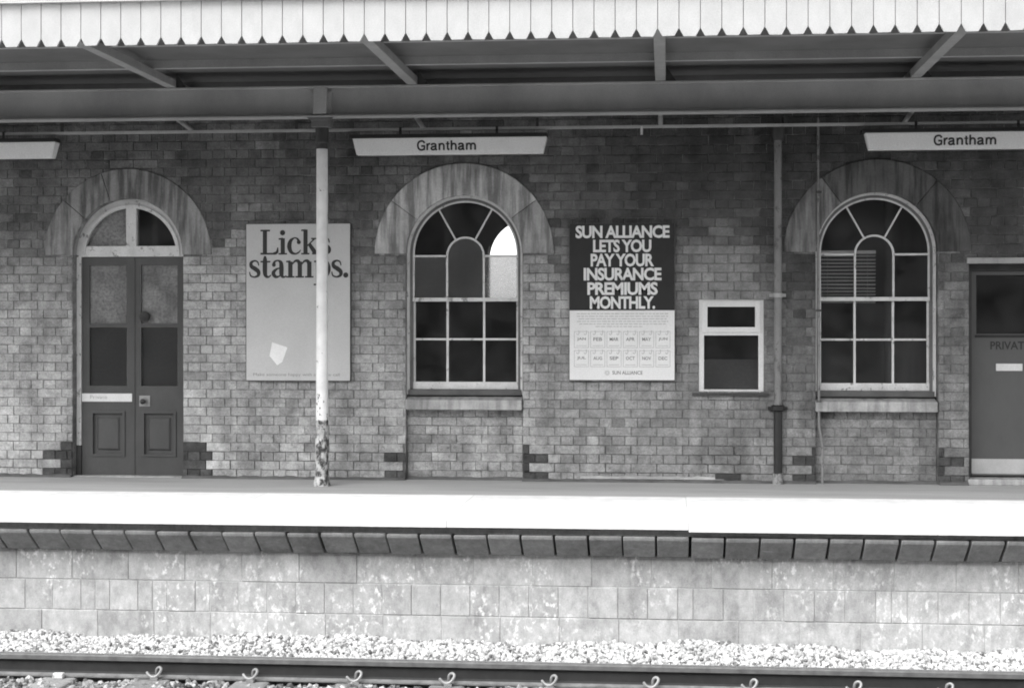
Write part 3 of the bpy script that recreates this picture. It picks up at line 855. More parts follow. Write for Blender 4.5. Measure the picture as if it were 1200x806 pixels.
q.build('notice_plate', [M['white_paint'], M['grey_print']], L, fix=False)
q = MB(); q.box(dx(163.5), dx(176), YD - 0.006, YD - 0.0007, dz(476), dz(463.5)); q.build('lock_plate', M['brass'], Rl, bevel=0.002)
q = MB(); kx, kz = dx(169), dz(470)
q.tube([(kx, YD-0.004, kz), (kx, YD-0.03, kz), (kx, YD-0.034, kz), (kx, YD-0.055, kz), (kx, YD-0.064, kz)], [0.012, 0.011, 0.026, 0.027, 0.012], 14); q.build('door_knob', M['black'], Rl, smooth=True)
q = MB(); q.tube([(dx(170), YD-0.0, dz(371)), (dx(170), YD-0.03, dz(371)), (dx(170), YD-0.035, dz(371))], [0.05, 0.05, 0.035], 18); q.build('lock_cover', M['black'], Rl, smooth=True)
q = MB(); q.box(door_cx - door_r + 0.003, door_cx + door_r - 0.003, 0.02, 0.29, 0.0, 0.010); q.build('threshold', M['sill'], bld)

# ---- right door
q = MB(); y0 = 0.20; X0, X1 = rd[0], rd[1]; zt_ = rd[3]
zg = az(1170, 391, y0)
q.box(X0 + 0.002, X0 + 0.055, y0 - 0.03, y0 + 0.06, 0.06, zt_ - 0.002); q.box(X1 - 0.055, X1 - 0.002, y0 - 0.03, y0 + 0.06, 0.06, zt_ - 0.002)
q.box(X0 + 0.056, X1 - 0.056, y0 - 0.03, y0 + 0.06, zt_ - 0.06, zt_ - 0.002)
fr2 = q.build('door_frame', M['dark_iron'], bld)
q = MB(); a, c = X0 + 0.058, X1 - 0.058
q.box(a, c, y0, y0 + 0.045, 0.07, zg); q.box(a, a + 0.045, y0, y0 + 0.045, zg, zt_ - 0.063); q.box(c - 0.045, c, y0, y0 + 0.045, zg, zt_ - 0.063); q.box(a + 0.045, c - 0.045, y0, y0 + 0.045, zt_ - 0.10, zt_ - 0.063)
door2 = q.build('door_leaf', M['door_paint2'], bld)
door2['label'] = 'plain grey door with white letter plate and pale kick plate'
q = MB(); q.box(a + 0.043, c - 0.043, y0 + 0.02, y0 + 0.024, zg - 0.004, zt_ - 0.098); q.build('pane', M['dark_glass'], door2)
q = MB(); q.box(a + 0.03, c - 0.03, y0 - 0.012, y0 - 0.001, zg - 0.035, zg - 0.012); q.build('moulding', M['black'], door2)
q = MB(); q.box(a + 0.002, c - 0.002, y0 - 0.006, y0 - 0.001, az(1170, 555, y0), az(1170, 537.5, y0)); q.build('kick_plate', paint('kick_plate', 0.5, 0.45, lo=0.75), door2)
q = MB(); q.box(ax(1167, y0), ax(1198, y0), y0 - 0.012, y0 - 0.001, az(1180, 434.5, y0), az(1180, 426, y0)); q.build('letter_plate', M['white_paint'], door2, bevel=0.003)
q = MB(); put_text(q, 'PRIVATE', ax(1160.5, y0), ax(1206.5, y0), az(1180, 409.5, y0), az(1180, 400, y0), y0 - 0.0015, 0.02); q.build('lettering', M['ink'], door2, fix=False)
q = MB(); q.box(X0 - 0.01, X1 + 0.01, -0.02, 0.29, 0.0, 0.055); q.build('door_step', M['sill'], bld, bevel=0.008)
q = MB(); q.box(X0 - 0.02, X1 + 0.06, -0.018, 0.14, zt_ + 0.0, zt_ + 0.055); q.build('lintel', paint('pale_lintel', 0.42, 0.8, lo=0.6), bld, bevel=0.004)

# ---- small window
q = MB(); x0, x1, z0, z1 = sw; y0 = 0.012; y1 = 0.09; fw = 0.048
zm0, zm1 = az(857, 393, y0), az(857, 387, y0)
q.box(x0, x0 + fw, y0, y1, z0, z1); q.box(x1 - fw, x1, y0, y1, z0, z1)
q.box(x0 + fw, x1 - fw, y0, y1, z1 - fw * .55, z1); q.box(x0 + fw, x1 - fw, y0, y1, z0, z0 + fw * .6); q.box(x0 + fw, x1 - fw, y0, y1, zm0, zm1)
sm = q.build('small_window', M['white_paint'], bld, bevel=0.003)
q = MB(); t = 0.05; a0, a1, b0, b1 = x0 + 0.03, x1 - 0.03, zm1 - 0.02, z1 - 0.018
q.box(a0, a0 + t, y0 - 0.018, y0 + 0.03, b0, b1); q.box(a1 - t, a1, y0 - 0.018, y0 + 0.03, b0, b1); q.box(a0 + t, a1 - t, y0 - 0.018, y0 + 0.03, b0, b0 + t); q.box(a0 + t, a1 - t, y0 - 0.018, y0 + 0.03, b1 - t, b1)
q.build('top_light_frame', M['white_paint'], sm, bevel=0.003)
q = MB(); q.box(a0 + t - .003, a1 - t + .003, y0 + 0.006, y0 + 0.010, b0 + t - .003, b1 - t + .003); q.build('pane', M['dark_glass'], sm)
zp = az(857, 421, y0)
q = MB(); q.box(x0 + fw - .003, x1 - fw + .003, y0 + 0.04, y0 + 0.044, zp, zm0 + .003); q.build('pane', M['dark_glass'], sm)
q = MB(); q.box(x0 + fw - .003, x1 - fw + .003, y0 + 0.04, y0 + 0.044, z0 + fw * .6 - .003, zp - 0.001); q.build('pane', M['frost_wc'], sm)
q = MB(); rr_ = random.Random(4); xx = ax(811)
while xx < ax(901):
    w_ = rr_.uniform(0.05, 0.12); e_ = min(xx + w_, ax(901)); q.box(xx + .001, e_ - .001, -0.028 - rr_.uniform(0, .01), 0.011, z0 - 0.026 + rr_.uniform(-.002, .002), z0 - 0.001); xx = e_
q.build('slate_sill', M['dark_iron'], sm)

# ------------------------------------------------------------------ things on the wall
# venetian blind behind the right window
bl = empty('venetian_blind', (rwin_cx, 0.20, az(1000, 300, .20)))
tag(bl, 'pale slatted blind half drawn inside the right arched window', 'blind')
bx0, bx1 = ax(962, .20), ax(1026, .20)
sl = None
for i in range(14):
    zz = az(1000, 300 + 4.15 * i, .20) - bl.location.z
    if sl is None:
        q = MB(); q.quad([(0, 0.012, -0.007), (bx1 - bx0, 0.012, -0.007), (bx1 - bx0, -0.012, 0.007), (0, -0.012, 0.007)]); q.quad([(0, 0.012, -0.008), (0, -0.012, 0.006), (bx1 - bx0, -0.012, 0.006), (bx1 - bx0, 0.012, -0.007)])
        sl = q.mesh('slat', M['blind'], fix=False)
    o = link('slat', sl, bl, (bx0 - rwin_cx, 0, zz)); o.rotation_euler = (0, rs.uniform(-.01, .01), 0)
q = MB(); q.box(bx0 - rwin_cx, bx1 - rwin_cx, -0.02, 0.02, 0.02, 0.05)
q.build('head_rail', M['blind'], bl)
q = MB()
for s in (0.12, 0.85): xx = bx0 - rwin_cx + s * (bx1 - bx0); q.box(xx - .001, xx + .001, -.011, -.0095, az(1000, 300 + 4.15 * 13.4, .20) - bl.location.z, 0.02)
q.build('cord', M['blind'], bl)

# drain pipe
def pipe_thing():
    t = empty('drainpipe', (ax(911), -0.075, 0)); tag(t, 'cast iron drainpipe, pale above and black below, beside the small window', 'drainpipe')
    zj = az(911, 476, -.075); z3 = az(911, 346, -.075); ztp = az(911, 160, -.075)
    q = MB(); q.tube([(0, 0, zj), (0, 0, ztp)], 0.036, 16); q.build('upper_pipe', paint('pipe_paint', 0.22, 0.5, 0.5, 0.1, 0.7, 6), t, smooth=True)
    q = MB(); q.tube([(0, 0, 0.10), (0, 0, zj)], 0.040, 16); q.build('lower_pipe', M['black'], t, smooth=True)
    q = MB(); q.tube([(0, 0, zj - .05), (0, 0, zj - .035), (0, 0, zj + .0), (0, 0, zj + .012)], [0.042, 0.062, 0.064, 0.05], 16); q.box(-0.09, 0.09, 0.03, 0.055, zj - .035, zj - .005); q.build('socket', M['black'], t, smooth=True)
    q = MB(); q.tube([(0, 0, z3 - .02), (0, 0, z3 + .02)], 0.043, 16); q.box(-0.075, 0.075, 0.03, 0.06, z3 - .015, z3 + .015); q.build('collar', M['girder_paint'], t, smooth=True)
    q = MB(); q.tube([(0, 0, 0.0), (0, 0, 0.045), (0, 0, 0.05), (0, 0, 0.095), (0, 0, 0.10)], [0.05, 0.052, 0.043, 0.046, 0.04], 16); q.build('foot', paint('pipe_foot', 0.3, 0.6, 0.8, 0.1), t, smooth=True)
    q = MB(); q.tube([(0, 0, ztp - .04), (0, 0, ztp), (0, 0.0, ztp + .1)], [0.05, 0.06, 0.06], 16); q.tube([(0, 0, ztp + .09), (0, 0.02, ztp + .2), (0, 0.03, 3.9)], 0.04, 12); q.build('swan_neck', M['dark_iron'], t, smooth=True)
pipe_thing()
t = empty('conduit', (ax(958.5), -0.03, 0)); tag(t, 'thin grey conduit running down the left edge of the right window', 'conduit')
q = MB(); zb_ = az(959, 500, -.03); zc_ = az(959, 522, -.03)
q.tube([(0, 0, 3.4), (0, 0, 2.2), (0.006, 0, 1.2), (0.006, 0, zb_ + .1), (0.008, 0, zb_), (0.03, 0.0, zc_ + .05), (0.038, 0, zc_), (0.038, 0, 0.0)], 0.0115, 10)
q.build('pipe', paint('conduit_paint', 0.26, 0.5, 0.3, 0.1), t, smooth=True)
q = MB()
for zz in (2.7, 1.6, 0.75): q.box(-0.02, 0.03, -0.014, 0.025, zz, zz + 0.02)
q.build('saddle', M['dark_iron'], t)

# posters
def board(px0, px1, py0, py1, label, name='poster_board'):
    Y = -0.045; xc = (ax(px0, Y) + ax(px1, Y)) / 2; pm = (px0 + px1) / 2
    t = empty(name, (xc, Y, az(pm, py1, Y))); tag(t, label, 'poster', 'posters on the station wall')
    w_, h_ = ax(px1, Y) - ax(px0, Y), az(pm, py0, Y) - az(pm, py1, Y)
    q = MB(); q.box(-w_/2, w_/2, 0.0, 0.03, 0, h_); q.build('backing', M['black'], t)
    for s in (-1, 1): q = MB(); q.box(s * w_/3 - 0.02, s * w_/3 + 0.02, 0.0305, 0.046, 0.05, h_ - .05); q.build('batten', M['dark_iron'], t)
    X = lambda px: ax(px, Y) - xc
    Zf = lambda py: az(pm, py, Y) - t.location.z
    return t, w_, h_, X, Zf
# --- stamps poster
t, w_, h_, X, Zf = board(288, 411, 262, 446.5, 'grey poster with large black serif words about stamps, behind the white column')
q = MB(); q.box(-w_/2 + .006, w_/2 - .006, -0.003, -0.0005, 0.006, h_ - .004); q.build('paper', M['poster_grey'], t)
def ribbon(mb, pts, y, sub=6):
    P = [Vector((p[0], p[1], p[2])) for p in pts]; out = []
    if len(P) == 2: out = P
    else:
        for i in range(len(P) - 1):
            p0, p1, p2, p3 = P[max(i-1,0)], P[i], P[i+1], P[min(i+2,len(P)-1)]
            for s in range(sub):
                u = s / sub; out.append(0.5*((2*p1)+(-p0+p2)*u+(2*p0-5*p1+4*p2-p3)*u*u+(-p0+3*p1-3*p2+p3)*u**3))
        out.append(P[-1])
    lr = []
    for i, p in enumerate(out):
        d = out[min(i+1, len(out)-1)] - out[max(i-1, 0)]; d = Vector((d.x, d.y)).normalized(); n_ = Vector((-d.y, d.x)) * p.z
        lr.append(((p.x + n_.x, p.y + n_.y), (p.x - n_.x, p.y - n_.y)))
    for a, c in zip(lr[:-1], lr[1:]): mb.quad([(a[1][0], y, a[1][1]), (c[1][0], y, c[1][1]), (c[0][0], y, c[0][1]), (a[0][0], y, a[0][1])])
def dot(mb, x, z, r, y): mb.quad([(x + r*math.cos(i*math.pi/9), y, z + r*math.sin(i*math.pi/9)) for i in range(18)])
S = 0.125; H_ = 0.045
GL = {
 'L': (1.10, [[(.30,0,S),(.30,1.45,S)], [(.04,1.40,.05),(.60,1.40,.05)], [(.04,.055,.055),(.95,.055,.055)], [(.80,.06,.07),(1.0,.14,.08),(1.05,.42,.03)]], []),
 'i': (.54, [[(.27,0,S),(.27,.95,S)], [(.02,.05,H_),(.52,.05,H_)], [(.03,.90,H_),(.28,.93,.06)]], [(.26,1.27,.155)]),
 'c': (.86, [[(.70,.70,.10),(.62,.90,.06),(.44,.965,.04),(.22,.80,.10),(.14,.48,.13),(.24,.16,.10),(.47,.045,.055),(.68,.12,.045),(.80,.28,.02)]], [(.69,.72,.12)]),
 'k': (1.06, [[(.25,0,S),(.25,1.45,S)], [(.0,.05,H_),(.48,.05,H_)], [(.0,1.40,H_),(.26,1.42,.05)], [(.30,.45,.035),(.78,.92,.045)], [(.58,.92,H_),(1.0,.92,H_)], [(.46,.62,.10),(.84,.06,.135)], [(.62,.05,H_),(1.06,.05,H_)]], []),
 's': (.72, [[(.60,.68,.03),(.54,.88,.045),(.36,.95,.05),(.17,.84,.085),(.19,.64,.11),(.40,.50,.125),(.58,.34,.115),(.57,.14,.085),(.36,.045,.05),(.14,.12,.045),(.08,.34,.03)]], []),
 't': (.62, [[(.27,1.22,.05),(.27,.95,S),(.27,.30,S),(.34,.09,.09),(.48,.05,.055),(.62,.16,.03)], [(.01,.90,H_),(.58,.90,H_)]], []),
 'a': (.90, [[(.17,.72,.10),(.24,.90,.06),(.42,.96,.045),(.58,.86,.10),(.62,.62,S),(.62,.24,S),(.68,.07,.08),(.80,.05,.05),(.90,.12,.03)], [(.60,.56,.03),(.34,.48,.06),(.16,.27,.11),(.27,.07,.09),(.46,.07,.05),(.62,.22,.04)]], [(.19,.72,.11)]),
 'm': (1.62, [[(x_,0,S),(x_,.90,S)] for x_ in (.26,.80,1.34)] + [[(x_-.25,.05,H_),(x_+.24,.05,H_)] for x_ in (.26,.80,1.34)] + [[(.02,.90,H_),(.27,.92,.05)], [(.36,.74,.03),(.52,.92,.06),(.70,.93,.09),(.80,.74,.115)], [(.90,.74,.03),(1.06,.92,.06),(1.24,.93,.09),(1.34,.74,.115)]], []),
 'p': (.98, [[(.26,-.42,S),(.26,.92,S)], [(.0,-.38,H_),(.52,-.38,H_)], [(.02,.90,H_),(.27,.92,.05)], [(.34,.76,.03),(.52,.94,.05),(.74,.84,.10),(.84,.50,.13),(.74,.15,.10),(.52,.04,.05),(.34,.16,.03)]], []),
 '.': (.36, [], [(.18,.14,.15)])}
def serif(mb, word, x0, x1, zb, zx, y, tight=0.03):
    tot = sum(GL[c][0] for c in word) - tight * (len(word) - 1); sx = (x1 - x0) / tot; sz = zx - zb; cx_ = 0; k = 0
    for c in word:
        for st in GL[c][1]:
            k += 1; ribbon(mb, [(x0 + (cx_ + p[0]) * sx, zb + p[1] * sz, p[2] * (sx + sz) / 2) for p in st], y - 0.00006 * k)
        for d_ in GL[c][2]:
            k += 1; dot(mb, x0 + (cx_ + d_[0]) * sx, zb + d_[1] * sz, d_[2] * (sx + sz) / 2, y - 0.00006 * k)
        cx_ += GL[c][0] - tight
q = MB()
serif(q, 'Licks', X(304.5), X(388.5), Zf(298.4), Zf(278.2), -0.0034)
serif(q, 'stamps.', X(291), X(409), Zf(325.5), Zf(304.5), -0.0034)
q.build('headline', M['ink'], t, fix=False)
q = MB(); put_text(q, 'Make someone happy with a phone call', X(297), X(398), Zf(441.5), Zf(437), -0.0034, 0.0); q.build('slogan', M['mid_print'], t, fix=False)
q = MB(); tp = [(316, 417), (319, 401), (337, 407), (331, 424), (325, 428)]
q.prism([(X(a), Zf(c)) for a, c in reversed(tp)][::-1], -0.0045, -0.0033); q.build('torn_patch', M['paper_torn'], t)
# --- insurance poster
t, w_, h_, X, Zf = board(667, 791, 261.5, 446, 'black and white insurance poster with calendar boxes between the arched window and small window')
zs_ = Zf(363.7)
q = MB(); q.box(-w_/2 + .004, w_/2 - .004, -0.003, -0.0005, 0.006, h_ - .003); q.build('paper', M['poster_white'], t)
q = MB(); q.box(-w_/2 + .0045, w_/2 - .0045, -0.0036, -0.00305, zs_, h_ - .0035); q.build('black_ground', M['poster_black'], t)
q = MB()
for s_, a, c, z0, z1 in (('SUN ALLIANCE', 674.5, 784.7, 279.2, 264.3), ('LETS YOU', 695, 763.3, 295.8, 280.8), ('PAY YOUR', 692.2, 766.4, 312.4, 297.2), ('INSURANCE', 684, 775.2, 328.8, 313.7), ('PREMIUMS', 688.3, 770.8, 345.7, 330.6), ('MONTHLY.', 691.2, 767.7, 362, 347)):
    put_text(q, s_, X(a), X(c), Zf(z0), Zf(z1), -0.0041, 0.034, 0, 0.92)
q.build('headline', M['poster_white'], t, fix=False)
mo = ['JAN', 'FEB', 'MAR', 'APR', 'MAY', 'JUN', 'JUL', 'AUG', 'SEP', 'OCT', 'NOV', 'DEC']
for i, s_ in enumerate(mo):
    q = MB(); cal = MB()
    cxp = 681.4 + (i % 6) * 19.1; yt = 388.2 + (i // 6) * 22.3
    a, c, z0, z1 = X(cxp - 8.6), X(cxp + 8.6), Zf(yt + 19.4), Zf(yt); e = 0.0045
    y_ = -0.0034
    for bb in ((a, c, z1 - e, z1), (a, c, z0, z0 + e), (a, a + e, z0 + e, z1 - e), (c - e, c, z0 + e, z1 - e)):
        cal.quad([(bb[0], y_, bb[2]), (bb[1], y_, bb[2]), (bb[1], y_, bb[3]), (bb[0], y_, bb[3])])
    for s in (-1, 1):
        xx = (a + c) / 2 + s * 0.035; ribbon(cal, [(xx - .012, z1 - .02, .003), (xx, z1 - .032, .003), (xx + .012, z1 - .02, .003), (xx + .010, z1 + .008, .003)], -0.0039, 3)
    cal.quad([(a + .02, y_, z0 + .018), (c - .02, y_, z0 + .018), (c - .02, y_, z0 + .023), (a + .02, y_, z0 + .023)])
    put_text(q, s_, X(cxp - 5.2), X(cxp + 5.2), Zf(yt + 11.2), Zf(yt + 7.2), -0.0034, 0.02)
    cb_ = cal.build('calendar_box', M['grey_print'], t, fix=False); q.build('month_name', M['mid_print'], cb_, fix=False)
q = MB(); put_text(q, 'SUN ALLIANCE', X(717.5), X(753), Zf(438.8), Zf(434.4), -0.0034, 0.02)
q.build('company_name', M['mid_print'], t, fix=False)
q = MB(); rr_ = random.Random(8)                # illegible small print, runs of word-length dashes
for r_ in range(6):
    py = 367.2 + r_ * 3.0; xx = 676 + (0, 0, 2, 0, 3, 22)[r_]; end = 783 - (0, 0, 2, 0, 3, 30)[r_]
    while xx < end:
        l_ = min(rr_.uniform(2.5, 7), end - xx); q.quad([(X(xx), -0.0034, Zf(py + .8)), (X(xx + l_), -0.0034, Zf(py + .8)), (X(xx + l_), -0.0034, Zf(py)), (X(xx), -0.0034, Zf(py))]); xx += l_ + 1.1
ex_, ez_ = X(711.5), Zf(436.8)
for i in range(12):
    a_ = i * math.pi / 6; c_, s_ = math.cos(a_), math.sin(a_)
    ribbon(q, [(ex_ + c_ * .014, ez_ + s_ * .014, .003), (ex_ + c_ * .030, ez_ + s_ * .030, .001)], -0.0034)
n_ = 16
for i in range(n_):
    a0, a1 = 2*math.pi*i/n_, 2*math.pi*(i+1)/n_
    q.quad([(ex_ + .009*math.cos(a0), -.0034, ez_ + .009*math.sin(a0)), (ex_ + .013*math.cos(a0), -.0034, ez_ + .013*math.sin(a0)), (ex_ + .013*math.cos(a1), -.0034, ez_ + .013*math.sin(a1)), (ex_ + .009*math.cos(a1), -.0034, ez_ + .009*math.sin(a1))])
q.build('small_print', M['grey_print'], t, fix=False)

# ------------------------------------------------------------------ canopy
can = empty('platform_canopy', (0, 0, 0)); tag(can, 'platform canopy with white notched valance boards, iron girder and rafters', 'canopy')
YV = -3.55; PB = 0.1531
CX0, CX1 = -11.5, 8.5
zvb = az(600, 46.3, YV); zvt = zvb + 0.312
def board_mesh(seed):
    r = random.Random(seed); w_ = PB - 0.0042; h_ = zvt - zvb + 0.02; nx, nz = 0.031, 0.056
    pts = [(nx, 0), (w_ - nx, r.uniform(-.002, .002)), (w_, nz), (w_, h_), (0, h_), (0, nz)]
    m = MB(); m.prism(pts, -0.011, 0.011); return m.mesh('valance_board', M['valance_paint'], bevel=0.002)
bm_ = [board_mesh(i) for i in range(4)]
xv0 = ax(2.5, YV)
for i in range(-40, 95):
    xx = xv0 + i * PB
    if xx < -9.5 or xx > 6.2: continue
    link('valance_board', bm_[i % 4], can, (xx + 0.0021, YV + rs.uniform(-.0015, .0015), zvb + rs.uniform(-.002, .002)))
q = MB(); q.box(CX0, CX1, YV + 0.013, YV + 0.03, zvb + 0.075, zvt + 0.02); q.build('valance_backing', M['canopy_paint'], can)
q = MB(); q.box(CX0, CX1, YV - 0.04, YV + 0.10, zvt + 0.022, zvt + 0.30); q.build('fascia', M['valance_paint'], can, bevel=0.006)
q = MB(); q.tube([(CX0, YV - 0.05, zvt + 0.012), (CX1, YV - 0.05, zvt + 0.012)], 0.009, 8); q.build('drip_mould', M['girder_paint'], can)
YG = -0.66; zg0 = az(600, 134.5, YG - .075); zg1 = zg0 + 0.285
ZC = zg1 + 0.145
q = MB(); q.box(CX0, CX1, YV + 0.03, -0.003, ZC, ZC + 0.03); q.build('roof_boarding', M['canopy_paint'], can)
q = MB(); q.box(CX0, CX1, YV + 0.03, -0.003, ZC + 0.031, ZC + 0.16); q.build('roof', M['dark_iron'], can)
q = MB(); q.box(CX0, CX1, -0.09, -0.016, zg1 - 0.14, ZC - 0.001); q.build('wall_plate', M['canopy_paint'], can)
# girder
q = MB(); f_ = 0.075
q.box(CX0, CX1, YG - f_, YG + f_, zg0, zg0 + 0.016); q.box(CX0, CX1, YG - f_, YG + f_, zg1 - 0.016, zg1); q.box(CX0, CX1, YG - 0.008, YG + 0.008, zg0 + 0.0161, zg1 - 0.0161)
q.box(CX0, CX1, YG - 0.028, YG + 0.028, zg0 + 0.0165, zg0 + 0.03)
q.build('girder', M['girder_paint'], can, bevel=0.003)
# purlins
for yy, zz, h_ in ((-1.36, ZC, 0.07), (-2.5, ZC, 0.07)):
    q = MB(); q.box(CX0, CX1, yy - 0.03, yy + 0.03, zz - h_, zz - 0.001); q.build('purlin', M['girder_paint'], can)
# rafters
q = MB(); q.box(-0.046, 0.046, YV + 0.032, -0.02, zg1 + 0.001, ZC - 0.072); raf = q.mesh('rafter', M['rafter_paint'], bevel=0.004)
q = MB(); q.box(-0.012, 0.012, -0.15, 0.15, 0, 0.06); 
rx = [ax(203, YG), ax(490, YG), ax(775, YG), ax(1072, YG)]
rsp = (rx[3] - rx[0]) / 3
gm = MB(); gm.prism([(0.05, 0), (0.14, 0.0), (0.05, 0.13)], -0.006, 0.006); shad_tri = gm.mesh('shadow_triangle', M['dark_iron'])  # dark triangle built in for the shadow beside each rafter end
st = MB(); st.tube([(0, YG + 0.06, zg0 + 0.03), (0, -0.01, zg0 - 0.03)], 0.022, 8); stm = st.mesh('wall_strut', M['rafter_paint'])
for i in range(-3, 6):
    xx = rx[0] + i * rsp
    r_ = link('rafter', raf, can, (xx, 0, 0)); link('shadow_triangle', shad_tri, r_, (0, YG - 0.06, zg1 + 0.002)); link('wall_strut', stm, r_)
# conduit rail along the canopy that carries the signs
YS_ = -0.5; zrail = az(600, 150.5, YS_)
q = MB(); q.box(CX0, CX1, YS_ - 0.018, YS_ + 0.018, zrail - 0.012, zrail + 0.012); q.build('lighting_conduit', M['girder_paint'], can)
for xx in [rx[0] + rsp * (i + .5) for i in range(-3, 5)]:
    q = MB(); q.box(xx - .012, xx + .012, YS_ - .01, YS_ + .01, zrail + .0125, zg0 - 0.001); q.build('conduit_hanger', M['dark_iron'], can)
q = MB(); xx = ax(752, YS_); q.box(xx - .011, xx + .011, YS_ - .03, YS_ - .019, zrail - 0.075, zrail + 0.0); q.build('conduit_tab', M['frame_paint'], can)

# column
cxp = ax(378, -0.62); YCOL = -0.64
colm = empty('canopy_column', (cxp, YCOL, 0)); tag(colm, 'slim white iron column with rusty peeling foot in front of the stamps poster', 'column')
def column_paint():
    k = NT('column_paint')
    sx = k.n('ShaderNodeSeparateXYZ'); k.l(k.geo.outputs['Position'], sx.inputs[0])
    low = k.ramp(sx.outputs[2], 0.5, 1.05, 0.10, 0.0)                       # knocks and rust gather near the foot
    ch = k.math('ADD', k.noise(17, 7, 0.7, stretch=(1, 1, 0.6)), low)
    chip = k.ramp(ch, 0.63, 0.66)
    base = k.mix(k.ramp(k.noise(6, 5), 0.4, 0.7), 0.78, 0.62)
    c = k.mix(chip, base, 0.07)
    k.bump(chip, 0.5, -0.003)
    return k.finish(c, 0.5, 0, 0.4)
zbk = az(378, 175, YCOL); zft = az(378, 492, YCOL)
q = MB(); q.tube([(0, 0, zft), (0, 0, zft + .6), (0, 0, zbk)], [0.056, 0.0545, 0.052], 24); q.build('shaft', column_paint(), colm, smooth=True)
def foot_paint():
    k = NT('column_foot_paint')
    chip = k.ramp(k.noise(17, 8, 0.75, stretch=(1, 1, 0.6)), 0.48, 0.56)
    c = k.mix(chip, k.ramp(k.noise(5, 4), 0.3, 0.7, 0.36, 0.6), 0.05)
    k.bump(chip, 0.6, -0.004)
    return k.finish(c, 0.7, 0, 0.3)
fp = foot_paint()
z5 = az(378, 512, YCOL); z6 = az(378, 526, YCOL)
q = MB(); q.tube([(0, 0, 0.09), (0, 0, z6), (0, 0, zft - .0005)], [0.062, 0.058, 0.0565], 24); q.build('foot', fp, colm, smooth=True)
q = MB(); q.tube([(0, 0, z6), (0, 0, z6 + .01), (0, 0, z5 - .01), (0, 0, z5)], [0.059, 0.063, 0.063, 0.0575], 24); q.build('band', foot_paint(), colm, smooth=True)
q = MB(); q.tube([(0, 0, 0.0), (0, 0, 0.03), (0, 0, 0.07), (0, 0, 0.10)], [0.078, 0.076, 0.068, 0.0625], 24); q.build('base', fp, colm, smooth=True)
q = MB(); q.tube([(0, 0, zbk + .0005), (0, 0, zbk + .05), (0, 0, zbk + .06), (0, 0, zg0 - 0.09)], [0.053, 0.053, 0.062, 0.062], 20); q.build('neck', M['dark_iron'], colm, smooth=True)
q = MB(); q.box(-0.085, 0.085, -0.08, 0.08, zg0 - 0.09, zg0 - 0.001); q.prism([(-0.085, zg0 - .03), (0.085, zg0 - .03), (0.13, zg0 - .001), (-0.13, zg0 - .001)], -0.09, -0.0805)
q.build('capital', M['canopy_paint'], colm, bevel=0.004)
q = MB(); q.box(-0.06, 0.06, YG - YCOL - 0.074, YG - YCOL - 0.0085, zg0 + 0.031, zg1 - 0.017); q.box(-0.10, 0.10, YG - YCOL - 0.03, YG - YCOL - 0.009, zg0 + 0.031, zg1 - 0.05); q.build('stiffener', M['girder_paint'], colm, bevel=0.004)

W_ = 0.135
SANS = {
 'G': (1.16, [[(1.0,1.02,W_),(.92,1.22,W_),(.76,1.33,W_),(.56,1.34,W_),(.32,1.24,W_),(.17,.98,W_),(.14,.69,W_),(.19,.38,W_),(.34,.14,W_),(.56,.05,W_),(.80,.08,W_),(.96,.26,W_),(1.0,.52,W_)], [(.58,.62,W_),(1.09,.62,W_)], [(1.02,.70,.07),(1.02,0,.07)]]),
 'r': (.60, [[(.19,0,W_),(.19,1.0,W_)], [(.22,.60,W_),(.30,.84,W_),(.44,.92,W_),(.58,.91,W_)]]),
 'a': (.98, [[(.14,.70,W_),(.22,.88,W_),(.42,.93,W_),(.62,.88,W_),(.70,.70,W_),(.70,.20,W_),(.76,.08,W_),(.90,.07,.07)], [(.70,.60,W_),(.46,.52,W_),(.22,.44,W_),(.13,.25,W_),(.24,.09,W_),(.44,.08,W_),(.62,.18,W_),(.70,.36,W_)]]),
 'n': (1.0, [[(.19,0,W_),(.19,1.0,W_)], [(.21,.58,W_),(.30,.84,W_),(.50,.92,W_),(.70,.84,W_),(.77,.60,W_),(.77,0,W_)]]),
 't': (.56, [[(.27,1.26,W_),(.27,.30,W_),(.32,.12,W_),(.50,.09,W_)], [(.02,.91,.085),(.52,.91,.085)]]),
 'h': (1.0, [[(.19,0,W_),(.19,1.42,W_)], [(.21,.58,W_),(.30,.84,W_),(.50,.92,W_),(.70,.84,W_),(.77,.60,W_),(.77,0,W_)]]),
 'm': (1.52, [[(.19,0,W_),(.19,1.0,W_)], [(.21,.60,W_),(.29,.85,W_),(.46,.92,W_),(.64,.85,W_),(.72,.62,W_),(.72,0,W_)], [(.74,.60,W_),(.82,.85,W_),(1.0,.92,W_),(1.18,.85,W_),(1.27,.62,W_),(1.27,0,W_)]])}
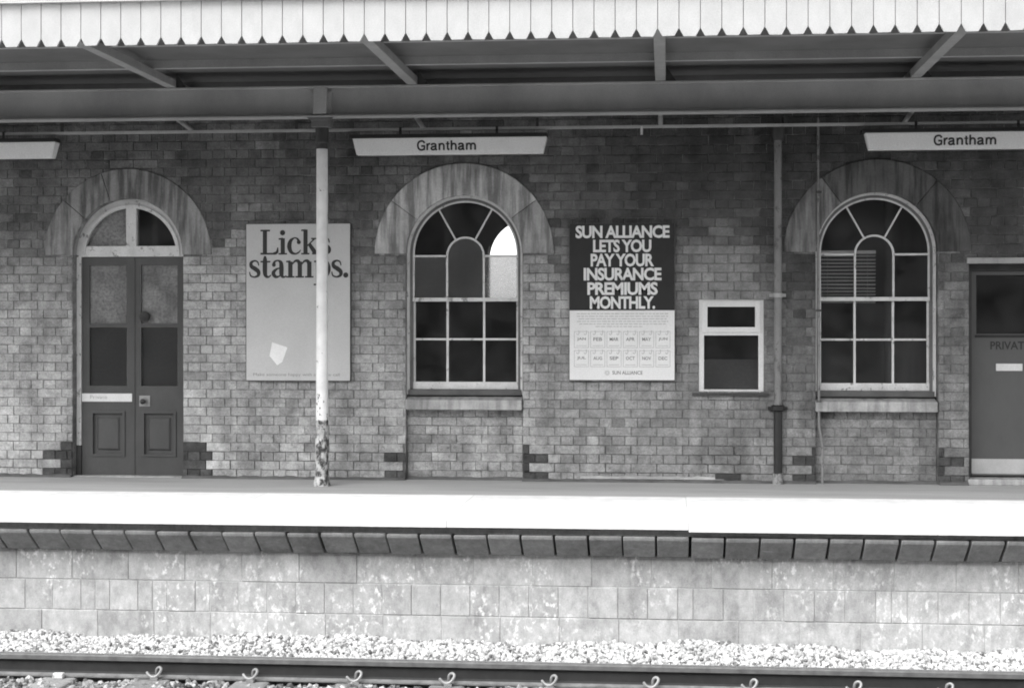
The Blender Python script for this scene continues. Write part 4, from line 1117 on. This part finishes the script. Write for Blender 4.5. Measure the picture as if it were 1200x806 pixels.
# hanging name signs
def sign(px_l, px_r, py_top, py_bot, tx, hangers, label, body='Grantham'):
    pm = (px_l + px_r) / 2; xc = (ax(px_l, YS_ - .06) + ax(px_r, YS_ - .06)) / 2; w_ = ax(px_r, YS_ - .06) - ax(px_l, YS_ - .06)
    ref = 526
    z0, z1 = az(ref, 180.3, YS_ - .06), az(ref, 161.2, YS_ - .06)
    t = empty('station_sign', (xc, YS_, z0)); tag(t, label, 'sign', 'station name signs hung under the canopy')
    h_ = z1 - z0; dp = 0.06; tp = 0.035
    # tapered light box: narrower at the foot in length and in depth
    q = MB(); wt, wb = w_ / 2, w_ / 2 - tp
    T_ = [(-wt, -dp, h_), (wt, -dp, h_), (wt, dp, h_), (-wt, dp, h_)]; B_ = [(-wb, -dp * .8, 0), (wb, -dp * .8, 0), (wb, dp * .8, 0), (-wb, dp * .8, 0)]
    q.v += T_ + B_; q.f += [(0,1,2,3), (7,6,5,4)] + [(i, 4+i, 4+(i+1)%4, (i+1)%4) for i in range(4)]; q.m += [0]*6
    q.build('light_box', M['sign_white'], t, bevel=0.003)
    q = MB(); q.box(-wt - 0.03, wt + 0.006, -dp - 0.012, dp + 0.012, h_ + 0.001, h_ + 0.034); q.build('casing', M['black'], t, bevel=0.004)
    k = (ax(559.3, YS_ - .06) - ax(488.7, YS_ - .06)) / 2
    zl0, zl1 = az(ref, 175.9, YS_ - .06) - z0, az(ref, 164.6, YS_ - .06) - z0
    q = MB(); tot = sum(SANS[c][0] for c in body); sx_ = 2 * k / tot; sz_ = (zl1 - zl0) / 1.42; cx_ = 0; n_ = 0; ys = []
    for c in body:
        for st_ in SANS[c][1]:
            n_ += 1; b_ = len(q.v); ribbon(q, [(-k - .02 + (cx_ + p[0]) * sx_, zl0 + p[1] * sz_, p[2] * sz_) for p in st_], 0); ys += [-0.00006 * n_] * (len(q.v) - b_)
        cx_ += SANS[c][0]
    q.v = [(p[0], -dp + dp * .2 * (1 - p[2] / h_) - 0.0012 + e_, p[2]) for p, e_ in zip(q.v, ys)]
    q.build('lettering', M['ink'], t, fix=False)
    for hx in hangers:
        q = MB(); xx = ax(hx, YS_) - xc; q.box(xx - .012, xx + .012, -.021, -.0185, h_ + .0345, zrail - z0 + 0.02); q.box(xx - .012, xx + .012, -.0185, .02, zrail - z0 + .0125, zrail - z0 + 0.02); q.build('hanger', M['black'], t)
wS = 640 - 413
sign(413, 640.5, 0, 0, 0, (469.5, 582.5), 'white Grantham name sign above the central arched window')
x_l = 1014; Xl = ax(x_l, YS_ - .06); Wm = ax(640.5, YS_ - .06) - ax(413, YS_ - .06)
def inv(Xw, Y):                              # photograph column of a world X
    th = math.atan2(Xw, DC + Y) + PSI; return 600 + FPX * math.tan(th)
sign(x_l, inv(Xl + Wm, YS_ - .06), 0, 0, 0, (1073, 1193), 'white Grantham name sign above the right arched window, cut off by the picture edge')
Xr = ax(64.5, YS_ - .06)
sign(inv(Xr - Wm, YS_ - .06), 64.5, 0, 0, 0, (5, inv(ax(5, YS_) - 0.9, YS_)), 'white name sign above the double door at the far left, only its end in view')
print('objects', len(bpy.data.objects))
